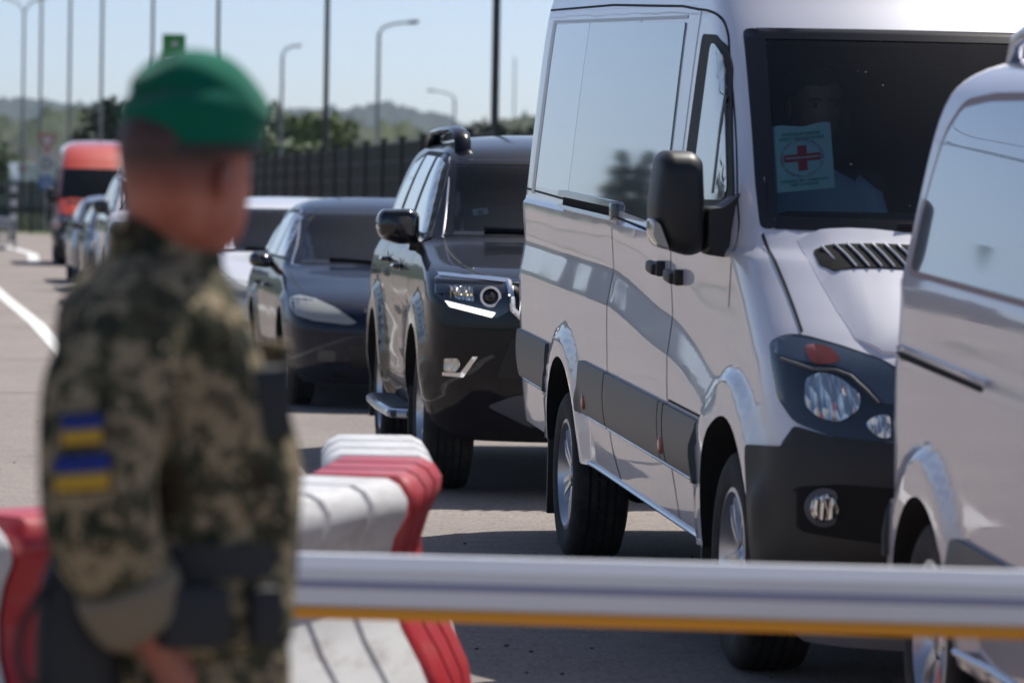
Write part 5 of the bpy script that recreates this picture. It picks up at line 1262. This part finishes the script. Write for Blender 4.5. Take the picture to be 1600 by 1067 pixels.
# continuous body under the clothes
B = Fig()
pel = B.chain(None, [(W(-.01, 0, .86), (.13, .11))])
ch = B.chain(pel, [(W(-.02, 0, 1.0), (.12, .10)), (W(-.035, 0, 1.13), (.12, .10)), (W(-.06, 0, 1.24), (.11, .09))])
nk = B.chain(ch, [(W(-.060, 0, 1.345), .060), (W(-.058, 0, 1.395), .062), (W(-.050, 0, 1.45), .062), (W(-.045, 0, 1.50), .055)])
HF = Vector((.62, .78, 0)).normalized()
for sg in (1, -1):
    hp = B.chain(pel, [(W(0, sg * .085, .80), .085), (W(.01, sg * .095, .62), .075), (W(.01, sg * .10, .44), .055), (W(-.01, sg * .105, .26), .052), (W(-.02, sg * .11, .085), .036), (W(.05, sg * .115, .045), .036), (W(.14, sg * .12, .035), .03)])
sh = B.chain(ch, [(W(-.09, .115, 1.29), .050), (W(-.135, .155, 1.25), .050)])
el = B.chain(sh, [(W(-.190, .175, 1.14), .046), (W(-.200, .18, 1.01), .042)])
wr = B.chain(el, [(W(-.172, .178, .94), .040), (W(-.115, .16, .845), .036), (W(-.080, .15, .785), .028)])
B.hand(wr, W(-.080, .15, .785), W(.20, -.05, -.95), W(.2, -.95, 0), 1)
sh = B.chain(ch, [(W(-.06, -.125, 1.29), .050), (W(-.05, -.175, 1.25), .050)])
el = B.chain(sh, [(W(-.03, -.20, 1.14), .046), (W(-.02, -.205, 1.02), .040)])
wr = B.chain(el, [(W(.0, -.205, .93), .038), (W(.03, -.20, .83), .031), (W(.045, -.195, .775), .026)])
B.hand(wr, W(.045, -.195, .775), W(.2, .05, -.95), W(.2, .95, 0), -1)
body = skinned('body', B.V, B.E, SK, sol)
hc = Vector((-.466 - C0.x, 5.40 - C0.y, 1.505))
hd = head_mesh(hc - UZ * .012, HF, .222, 'head', SK, sol)
hs = Vector((HF.y, -HF.x, 0))
# cropped hair: darker scalp colour above the nape, fading out towards the face
HM = SK.copy(); M['headskin'] = HM
sx_ = N(HM, 'SeparateXYZ'); _tc = N(HM, 'TexCoord'); Lk(HM, _tc.outputs['Object'], sx_.inputs[0])
def mth(op, a, b_):
    q = N(HM, 'Math'); q.operation = op
    for i_, v in ((0, a), (1, b_)):
        if isinstance(v, (int, float)): q.inputs[i_].default_value = v
        else: Lk(HM, v, q.inputs[i_])
    return q.outputs[0]
bk = mth('ADD', mth('MULTIPLY', mth('SUBTRACT', sx_.outputs[0], hc.x), -HF.x), mth('MULTIPLY', mth('SUBTRACT', sx_.outputs[1], hc.y), -HF.y))
bk = mth('MULTIPLY', mth('ADD', bk, .03), 14.0); up_ = mth('MULTIPLY', mth('SUBTRACT', sx_.outputs[2], 1.445), 16.0)
cl1 = N(HM, 'Clamp'); Lk(HM, bk, cl1.inputs[0]); cl2 = N(HM, 'Clamp'); Lk(HM, up_, cl2.inputs[0])
fz = mth('MULTIPLY', cl1.outputs[0], cl2.outputs[0]); fz = mth('MULTIPLY', fz, .92)
_n = noi(HM, _tc.outputs['Object'], 14, 4, .6); skc = ramp(HM, _n, [(.3, (.36, .085, .055)), (.6, (.48, .165, .11))])
Lk(HM, mixc(HM, fz, skc, (.035, .018, .013)), P(HM).inputs['Base Color'])
hd.data.materials.clear(); hd.data.materials.append(HM)
# beret: band, crown swelling to the front right, fold at the back left
b = bmesh.new(); rs = []; n = 40
for z, rx, ry, ox, tilt in ((1.522, .098, .101, .004, 0), (1.532, .101, .104, .004, 0), (1.546, .103, .106, .005, .0), (1.560, .105, .109, .007, .0), (1.582, .108, .112, .010, -.004), (1.598, .107, .111, .010, -.005), (1.612, .105, .109, .009, -.006), (1.628, .098, .101, .006, -.006), (1.646, .080, .083, .000, -.004), (1.658, .056, .058, -.006, -.002), (1.663, .028, .03, -.008, 0), (1.664, .002, .002, -.008, 0)):
    pts = []
    for k in range(n):
        a = 2 * math.pi * k / n; d = Vector((math.cos(a), math.sin(a), 0)); zz = z
        fold = max(0, math.cos(a - R(205))) ** 3; sag = max(0, math.cos(a - R(-5))) ** 2
        if z > 1.555: zz -= .026 * fold * smooth(1.555, 1.65, z) + .026 * sag * smooth(1.55, 1.60, z) * (1 - smooth(1.62, 1.66, z))
        q = 1 + .05 * noise.noise(Vector((d.x * 2.2, d.y * 2.2, z * 30)))
        f2_ = max(0, math.cos(a - R(232))) ** 1.5; q -= .30 * f2_ * max(0, 1 - abs(z - 1.612) / .020); q += .05 * f2_ * (1 if 1.57 < z < 1.60 else 0)
        pts.append(Vector((hc.x + ox + d.x * rx * q, hc.y + d.y * ry * q, zz)) )
    rs.append(ring(b, pts))
skinr(b, rs); be = obj('beret', b, M['beret'], sol, 180); md = be.modifiers.new('u', 'SUBSURF'); md.levels = 2; md.render_levels = 2
b = bmesh.new(); rs = []
for z, rx, ry in ((1.514, .099, .101), (1.514, .102, .104), (1.528, .103, .105), (1.528, .099, .101)):
    rs.append(ring(b, [Vector((hc.x + .004 + math.cos(a) * rx, hc.y + math.sin(a) * ry, z)) for a in [2 * math.pi * k / n for k in range(n)]]))
skinr(b, rs + [rs[0]], True, False); obj('leather_band', b, M['leather'], be)
# jacket
def loft(name, rows, m, parent, sub=1, n=32, cap=True, wob=0, seed=0):
    """rows: centre Vector, half-extent along F, half-extent along RR, [axis dir]"""
    b = bmesh.new(); rs = []
    for i, (c, ef, er) in enumerate(rows):
        pts = []
        for k in range(n):
            a = 2 * math.pi * k / n; x = math.copysign(abs(math.cos(a)) ** .85, math.cos(a)); y = math.copysign(abs(math.sin(a)) ** .85, math.sin(a))
            w_ = 1 + wob * noise.noise(Vector((math.cos(a) * 1.6, math.sin(a) * 1.6, i * .45 + seed)))
            pts.append(c + F * x * ef * w_ + RR * y * er * w_)
        rs.append(ring(b, pts))
    skinr(b, rs, True, cap); o = obj(name, b, m, parent, 180); md = o.modifiers.new('u', 'SUBSURF'); md.levels = sub; md.render_levels = sub; return o
jk = loft('jacket', [(W(-.03, 0, .80), .150, .195), (W(-.03, 0, .83), .158, .20), (W(-.02, 0, .90), .158, .195), (W(-.012, 0, .985), .158, .185), (W(-.012, 0, 1.06), .164, .19), (W(-.03, 0, 1.15), .158, .20), (W(-.062, 0, 1.23), .142, .205), (W(-.075, 0, 1.295), .124, .195), (W(-.070, 0, 1.335), .098, .155), (W(-.058, 0, 1.365), .076, .095), (W(-.048, 0, 1.385), .068, .074), (W(-.044, 0, 1.392), .064, .068)], M['camo'], sol, 2, 32, True, .13, 3)
b = bmesh.new(); rs = []
for z, q, o_ in ((1.350, .090, 0), (1.385, .086, .004), (1.418, .083, .008), (1.420, .077, .006), (1.380, .070, 0)):
    rs.append(ring(b, [W(-.050, 0, z) + F * math.cos(a) * q * .98 + RR * math.sin(a) * q * .93 + UZ * (-.022 * max(0, math.cos(a))) for a in [2 * math.pi * k / 24 for k in range(24)]]))
skinr(b, rs, True, False); obj('collar', b, M['camo'], jk, 60)
def sleeve(name, pts, m=None, parent=None, seed=0):
    b = bmesh.new(); rs = []; n = 20
    for i, (p, r_) in enumerate(pts):
        d = (pts[min(i + 1, len(pts) - 1)][0] - pts[max(0, i - 1)][0]).normalized(); u = d.cross(F if abs(d.dot(F)) < .8 else UZ).normalized(); v = d.cross(u)
        rs.append(ring(b, [p + (u * math.cos(a) + v * math.sin(a)) * r_ * (1 + .16 * noise.noise(Vector((math.cos(a) * 1.3, math.sin(a) * 1.3, i * .8 + seed)))) for a in [2 * math.pi * k / n for k in range(n)]]))
    skinr(b, rs); o = obj(name, b, m or M['camo'], parent or jk, 180); md = o.modifiers.new('u', 'SUBSURF'); md.levels = 2; md.render_levels = 2; return o
SP = [(W(-.09, .08, 1.318), .070), (W(-.125, .13, 1.285), .082), (W(-.170, .16, 1.235), .088), (W(-.197, .175, 1.18), .090), (W(-.208, .18, 1.12), .090), (W(-.210, .185, 1.06), .086), (W(-.205, .185, 1.01), .082), (W(-.187, .18, .965), .076), (W(-.165, .175, .925), .069), (W(-.158, .17, .908), .062)]
sleeve('sleeve', SP)
cu = sleeve('cuff', [(W(-.170, .177, .932), .070), (W(-.164, .175, .918), .077), (W(-.142, .168, .882), .072), (W(-.122, .162, .852), .066), (W(-.124, .163, .856), .054)], M['lining'], jk, 4)
sleeve('sleeve', [(W(-.07, -.10, 1.312), .070), (W(-.06, -.15, 1.285), .082), (W(-.045, -.19, 1.22), .080), (W(-.035, -.205, 1.12), .076), (W(-.03, -.21, 1.03), .072), (W(-.012, -.21, .95), .066), (W(.01, -.205, .88), .060), (W(.03, -.20, .82), .054)], seed=7)
# chest pockets and radio
def wbox(name, c, s_, m, parent, bev=.01, yaw=None, tilt=0):
    b = bmesh.new(); rot = Matrix((F, -RR, UZ)).transposed()
    if tilt: rot = rot @ Matrix.Rotation(tilt, 3, 'Y')
    box(b, c, s_, rot, bev); return obj(name, b, m, parent, 50)
wbox('radio', W(.046, .165, 1.165), (.055, .055, .105), M['nylon'], sol, .01, tilt=-.1)
b = bmesh.new(); tube(b, [W(.05, .145, 1.215), W(.04, .145, 1.25), W(.0, .12, 1.285)], .006, 6); obj('radio_lead', b, M['nylon'], sol)
wbox('chest_pocket', W(.095, .04, 1.18), (.03, .13, .14), M['camo'], jk, .012)
# belt with pouches and holster
b = bmesh.new(); rs = []
for dz, q in ((-.024, .001), (-.024, .006), (.024, .006), (.024, .001)):
    rs.append(ring(b, [W(-.02, 0, .945 + dz) + F * math.cos(a) * (.158 + q) + RR * math.sin(a) * (.198 + q) for a in [2 * math.pi * k / 32 for k in range(32)]]))
skinr(b, rs + [rs[0]], True, False); obj('belt', b, M['nylon'], sol, 50)
wbox('belt_pouch', W(-.075, .205, .872), (.10, .05, .09), M['nylon'], sol, .014)
wbox('belt_pouch', W(.035, .190, .868), (.05, .05, .085), M['nylon'], sol, .014)
b = bmesh.new(); rs = []
hb_ = W(-.195, .10, 0)
for z, a_, c_, o_ in ((.98, .030, .032, 0), (.955, .050, .036, -.004), (.90, .060, .040, -.010), (.84, .062, .042, -.012), (.78, .064, .042, -.010), (.70, .060, .040, 0), (.62, .052, .036, .012), (.56, .040, .030, .02)):
    rs.append(ring(b, [hb_ + UZ * z + F * (math.cos(t) * a_ + o_) + RR * math.sin(t) * c_ for t in [2 * math.pi * k / 16 for k in range(16)]]))
skinr(b, rs); ho = obj('holster', b, M['nylon'], sol, 60)
b = bmesh.new(); base = hb_ + RR * .02
tube(b, [base + F * x + UZ * z for x, z in ((-.05, .925), (-.075, .90), (-.098, .86), (-.105, .82), (-.098, .785), (-.075, .765), (-.045, .765))], .006, 8); obj('strap_loop', b, M['nylon'], ho)
# sleeve patches (flag above flag) on the upper arm, facing out
for zc, w_, h_ in ((1.137, .052, .038), (1.078, .072, .046)):
    cpt = W(-.208, .18, zc); out = (RR * .80 - F * .30).normalized()
    out = Vector((-.12, -.99, 0)).normalized(); u = Vector((.99, -.12, 0)); rt_ = .092
    def pp(x, z, e): 
        an = x / rt_; return cpt + (out * math.cos(an) + u * math.sin(an)) * (rt_ + e) + UZ * (z + x * .10)
    for nm, z0, z1, ex, m, e in (('patch_backing', -h_ / 2 - .004, h_ / 2 + .004, w_ / 2 + .005, M['patchd'], .006), ('flag_blue_half', 0, h_ / 2, w_ / 2, M['bluec'], .0085), ('flag_yellow_half', -h_ / 2, 0, w_ / 2, M['yellowc'], .0085)):
        b = bmesh.new(); rs = [ring(b, [pp(-ex + 2 * ex * k / 8, z, e) for k in range(9)]) for z in (z0, z1)]; skinr(b, rs, False, False)
        o = obj('flag_patch' if nm == 'patch_backing' else nm, b, m, jk if nm == 'patch_backing' else fp)
        md = o.modifiers.new('s', 'SOLIDIFY'); md.thickness = .003
        if nm == 'patch_backing': fp = o
# trousers and boots
for sg in (1, -1):
    o = loft('trouser_leg', [(W(-.005, sg * .075, .86), .125, .105), (W(.0, sg * .088, .78), .112, .098), (W(.005, sg * .095, .66), .095, .088), (W(.01, sg * .10, .5), .080, .078), (W(.0, sg * .103, .36), .078, .074), (W(-.015, sg * .108, .22), .072, .068), (W(-.02, sg * .11, .17), .060, .058)], M['camo'], sol, 2, 24, True, .14, 5 + sg)
    b = bmesh.new(); rs = []
    for z, f0, f1, w_ in ((.0, -.085, .20, .047), (.03, -.09, .205, .050), (.05, -.088, .19, .048), (.085, -.085, .12, .046), (.14, -.082, .055, .048), (.21, -.08, .045, .050)):
        rs.append(ring(b, [W(0, sg * .115, z) + F * ((f0 + f1) / 2 + (f1 - f0) / 2 * math.cos(a)) + RR * math.sin(a) * w_ for a in [2 * math.pi * k / 20 for k in range(20)]]))
    skinr(b, rs); obj('boot', b, M['leather'], sol, 60)

# passenger in the van
Mv = van.root.matrix_basis @ van.rk
M['shirt'] = mat('pale_blue_shirt', (.28, .42, .52), .85); M['trous'] = mat('dark_trousers', (.03, .03, .035), .9)
pr = empty('person', (0, 0, 0), 0, label='passenger in a pale blue shirt sitting behind the van windscreen and the paper sheet', cat='person')
pr.matrix_world = Mv @ Matrix.Translation((-.72, -.575, .97))
B = Fig()
pe = B.chain(None, [((.0, 0, .06), (.15, .12))]); c_ = B.chain(pe, [((-.03, 0, .25), (.14, .11)), ((-.05, 0, .45), (.16, .11)), ((-.05, 0, .56), (.15, .09))])
B.chain(c_, [((-.04, 0, .665), .062), ((-.02, 0, .73), .056), ((0, 0, .80), .06)])
for sg in (1, -1):
    B.chain(pe, [((.10, sg * .09, .06), .085), ((.42, sg * .11, .10), .065), ((.47, sg * .11, -.12), .05), ((.46, sg * .11, -.30), .04), ((.54, sg * .11, -.36), .035)])
    e = B.chain(c_, [((-.05, sg * .15, .56), .065), ((-.03, sg * .20, .50), .055), ((.02, sg * .23, .34), .045), ((.06, sg * .235, .24), .04)])
    w_ = B.chain(e, [((.17, sg * .20, .19), .034), ((.28, sg * .15, .17), .026)])
    B.hand(w_, Vector((.28, sg * .15, .17)), Vector((1, -sg * .3, -.15)), Vector((0, 0, -1)), -sg)
skinned('body', B.V, B.E, M['skin'], pr)
head_mesh(Vector((.02, 0, .875)), Vector((1, .15, 0)), .235, 'head', M['skin'], pr)
b = bmesh.new(); rs = []
for z, k_ in ((.90, 1.03), (.93, 1.06), (.96, 1.02), (.985, .82), (1.0, .45), (1.003, .05)):
    rs.append(ring(b, [Vector((.0 + math.cos(a) * .12 * k_ - .012, math.sin(a) * .09 * k_, z)) for a in [2 * math.pi * k / 20 for k in range(20)]]))
skinr(b, rs); obj('hair', b, M['hair'], pr, 180)
def vloft(name, rows, m, parent, wob=.06):
    b = bmesh.new(); rs = []
    for i, (c, a_, c2) in enumerate(rows):
        rs.append(ring(b, [Vector(c) + Vector((math.cos(t) * a_, math.sin(t) * c2, 0)) * (1 + wob * noise.noise(Vector((math.cos(t) * 1.5, math.sin(t) * 1.5, i * .6)))) for t in [2 * math.pi * k / 28 for k in range(28)]]))
    skinr(b, rs); o = obj(name, b, m, parent, 180); md = o.modifiers.new('u', 'SUBSURF'); md.levels = 1; md.render_levels = 1; return o
sh_ = vloft('shirt', [((.0, 0, .02), .15, .185), ((-.02, 0, .15), .145, .18), ((-.04, 0, .32), .145, .19), ((-.05, 0, .46), .145, .215), ((-.05, 0, .56), .125, .225), ((-.05, 0, .61), .10, .19), ((-.045, 0, .645), .078, .11), ((-.04, 0, .67), .066, .075)], M['shirt'], pr)
for sg in (1, -1):
    b = bmesh.new(); tube(b, [(-.05, sg * .13, .585), (-.045, sg * .19, .545), (-.01, sg * .225, .43), (.02, sg * .235, .33), (.03, sg * .238, .29)], [.072, .074, .066, .062, .060], 14); obj('shirt_sleeve', b, M['shirt'], sh_, 180)
    b = bmesh.new(); tube(b, [(0, sg * .09, .06), (.2, sg * .10, .09), (.42, sg * .11, .11), (.475, sg * .11, .0), (.47, sg * .11, -.26)], [.10, .095, .080, .075, .065], 14); obj('trouser_leg', b, M['trous'], pr, 180)

# ------------------------------------------------------------ paper sheet behind the windscreen
M['paper'] = mat('pale_green_paper', (.42, .66, .62), .8); M['pgreen'] = mat('green_print', (.01, .20, .13), .7); M['pred'] = mat('red_print', (.55, .03, .05), .7); M['pring'] = mat('faded_ring_print', (.40, .12, .22), .7)
pa = empty('paper_sheet', (0, 0, 0), 0, label='pale green paper sheet with a red cross and green lettering leaning in the van windscreen', cat='paper')
PAPER = (Vector((-.826, 1.770)), Vector((-.644, 1.791)), Vector((-.671, 1.590)), Vector((-.850, 1.566)))
def q3(p): h_ = van.hit('front', p[0], p[1]); return h_[0]
def PT(u, v, e=0.0):
    """u 0..1 left to right in the photo, v 0..1 top to bottom"""
    tl, tr_, br, bl = PAPER
    p = (tl * (1 - u) + tr_ * u) * (1 - v) + (bl * (1 - u) + br * u) * v
    if v < .1: p.y += (.004 * math.sin(u * 9)) * (1 - v * 10)
    h_, n_, d_ = van.hit('front', p.x, p.y)
    return h_ + d_ * (.014 - e) + Vector((math.sin(u * 5 + v * 2) * .003, 0, 0))
def psheet(polyuv, m, name, parent, e):
    b = bmesh.new(); f = b.faces.new([b.verts.new((x, y, 0)) for x, y in polyuv])
    for ax in (0, 1):
        for k in range(1, 12):
            co = [0, 0, 0]; co[ax] = k / 12; no = [0, 0, 0]; no[ax] = 1
            bmesh.ops.bisect_plane(b, geom=list(b.verts) + list(b.edges) + list(b.faces), plane_co=co, plane_no=no, dist=1e-5)
    for v in b.verts: v.co = PT(v.co.x, v.co.y, e)
    bmesh.ops.transform(b, matrix=Mv, verts=b.verts); return obj(name, b, m, parent)
psheet([(0, 0), (1, 0), (1, 1), (0, 1)], M['paper'], 'sheet', pa, 0)
cr = psheet([(.42, .31), (.575, .31), (.575, .44), (.80, .44), (.80, .555), (.575, .555), (.575, .70), (.42, .70), (.42, .555), (.20, .555), (.20, .44), (.42, .44)], M['pred'], 'red_cross', pa, .0015)
psheet([(.23, .488), (.77, .488), (.77, .507), (.23, .507)], M['paper'], 'cross_line', cr, .0025)
def text_mesh(s_):
    cu = bpy.data.curves.new('t', 'FONT'); cu.body = s_; cu.align_x = 'CENTER'; cu.resolution_u = 1; cu.offset = .028; o = bpy.data.objects.new('t', cu); COL.objects.link(o)
    dg = bpy.context.evaluated_depsgraph_get(); dg.update(); me = bpy.data.meshes.new_from_object(o.evaluated_get(dg)); bpy.data.objects.remove(o)
    b = bmesh.new(); b.from_mesh(me); bpy.data.meshes.remove(me); return b
def text_line(s_, u, v, wid, hgt, m, name):
    b = text_mesh(s_); xs = [v_.co.x for v_ in b.verts]; w_ = max(xs) - min(xs); x0 = (max(xs) + min(xs)) / 2
    for v_ in b.verts: v_.co = PT(u + (v_.co.x - x0) / w_ * wid, v - v_.co.y * hgt, .0018)
    bmesh.ops.transform(b, matrix=Mv, verts=b.verts); o = obj(name, b, m, pa, recalc=False); return o
text_line('УКРАЇНСЬКИЙ ЧЕРВОНИЙ', .50, .155, .62, .062, M['pgreen'], 'lettering')
text_line('ХРЕСТ ГУМАНІТАРНИЙ', .50, .225, .74, .062, M['pgreen'], 'lettering')
text_line('ТОВАРИСТВО ЧЕРВОНОГО', .51, .865, .80, .052, M['pgreen'], 'lettering')
text_line('ХРЕСТА УКРАЇНИ', .50, .925, .46, .052, M['pgreen'], 'lettering')
b = bmesh.new(); ringt = '•ТОВАРИСТВО ЧЕРВОНОГО ХРЕСТА УКРАЇНИ•UKRAINIAN RED CROSS SOCIETY'
for i, ch_ in enumerate(ringt):
    if ch_ == ' ': continue
    a = math.pi / 2 - 2 * math.pi * i / len(ringt) - math.pi; t_ = text_mesh(ch_)
    for v_ in t_.verts:
        x, y = v_.co.x * .036, (v_.co.y - .3) * .05; rr = .275 + y; an = a - x / .275
        v_.co = PT(.50 + math.cos(an) * rr * 1.22, .505 - math.sin(an) * rr, .0018)
    me = bpy.data.meshes.new('t'); t_.to_mesh(me); t_.free(); b.from_mesh(me); bpy.data.meshes.remove(me)
bmesh.ops.transform(b, matrix=Mv, verts=b.verts); obj('ring_lettering', b, M['pring'], pa, recalc=False)
# ticket in the off-road car's windscreen
Ms = suv.root.matrix_basis
tk = empty('ticket', (0, 0, 0), 0, label='small white ticket behind the windscreen of the black off-road car', cat='ticket')
def spt(y, z, e): h_, n_, d_ = suv.hit('front', y, z); return h_ + d_ * (.012 - e)
b = bmesh.new(); b.faces.new([b.verts.new(Ms @ spt(y, z, 0)) for y, z in ((-.603, 1.423), (-.523, 1.432), (-.521, 1.401), (-.601, 1.390))]); obj('card', b, M['sign_w'], tk)
b = text_mesh('45')
for v_ in b.verts: v_.co = Ms @ spt(-.562 + (v_.co.x) * .030, 1.400 + v_.co.y * .026 + v_.co.x * .003, .002)
obj('number', b, M['ink'], tk, recalc=False)
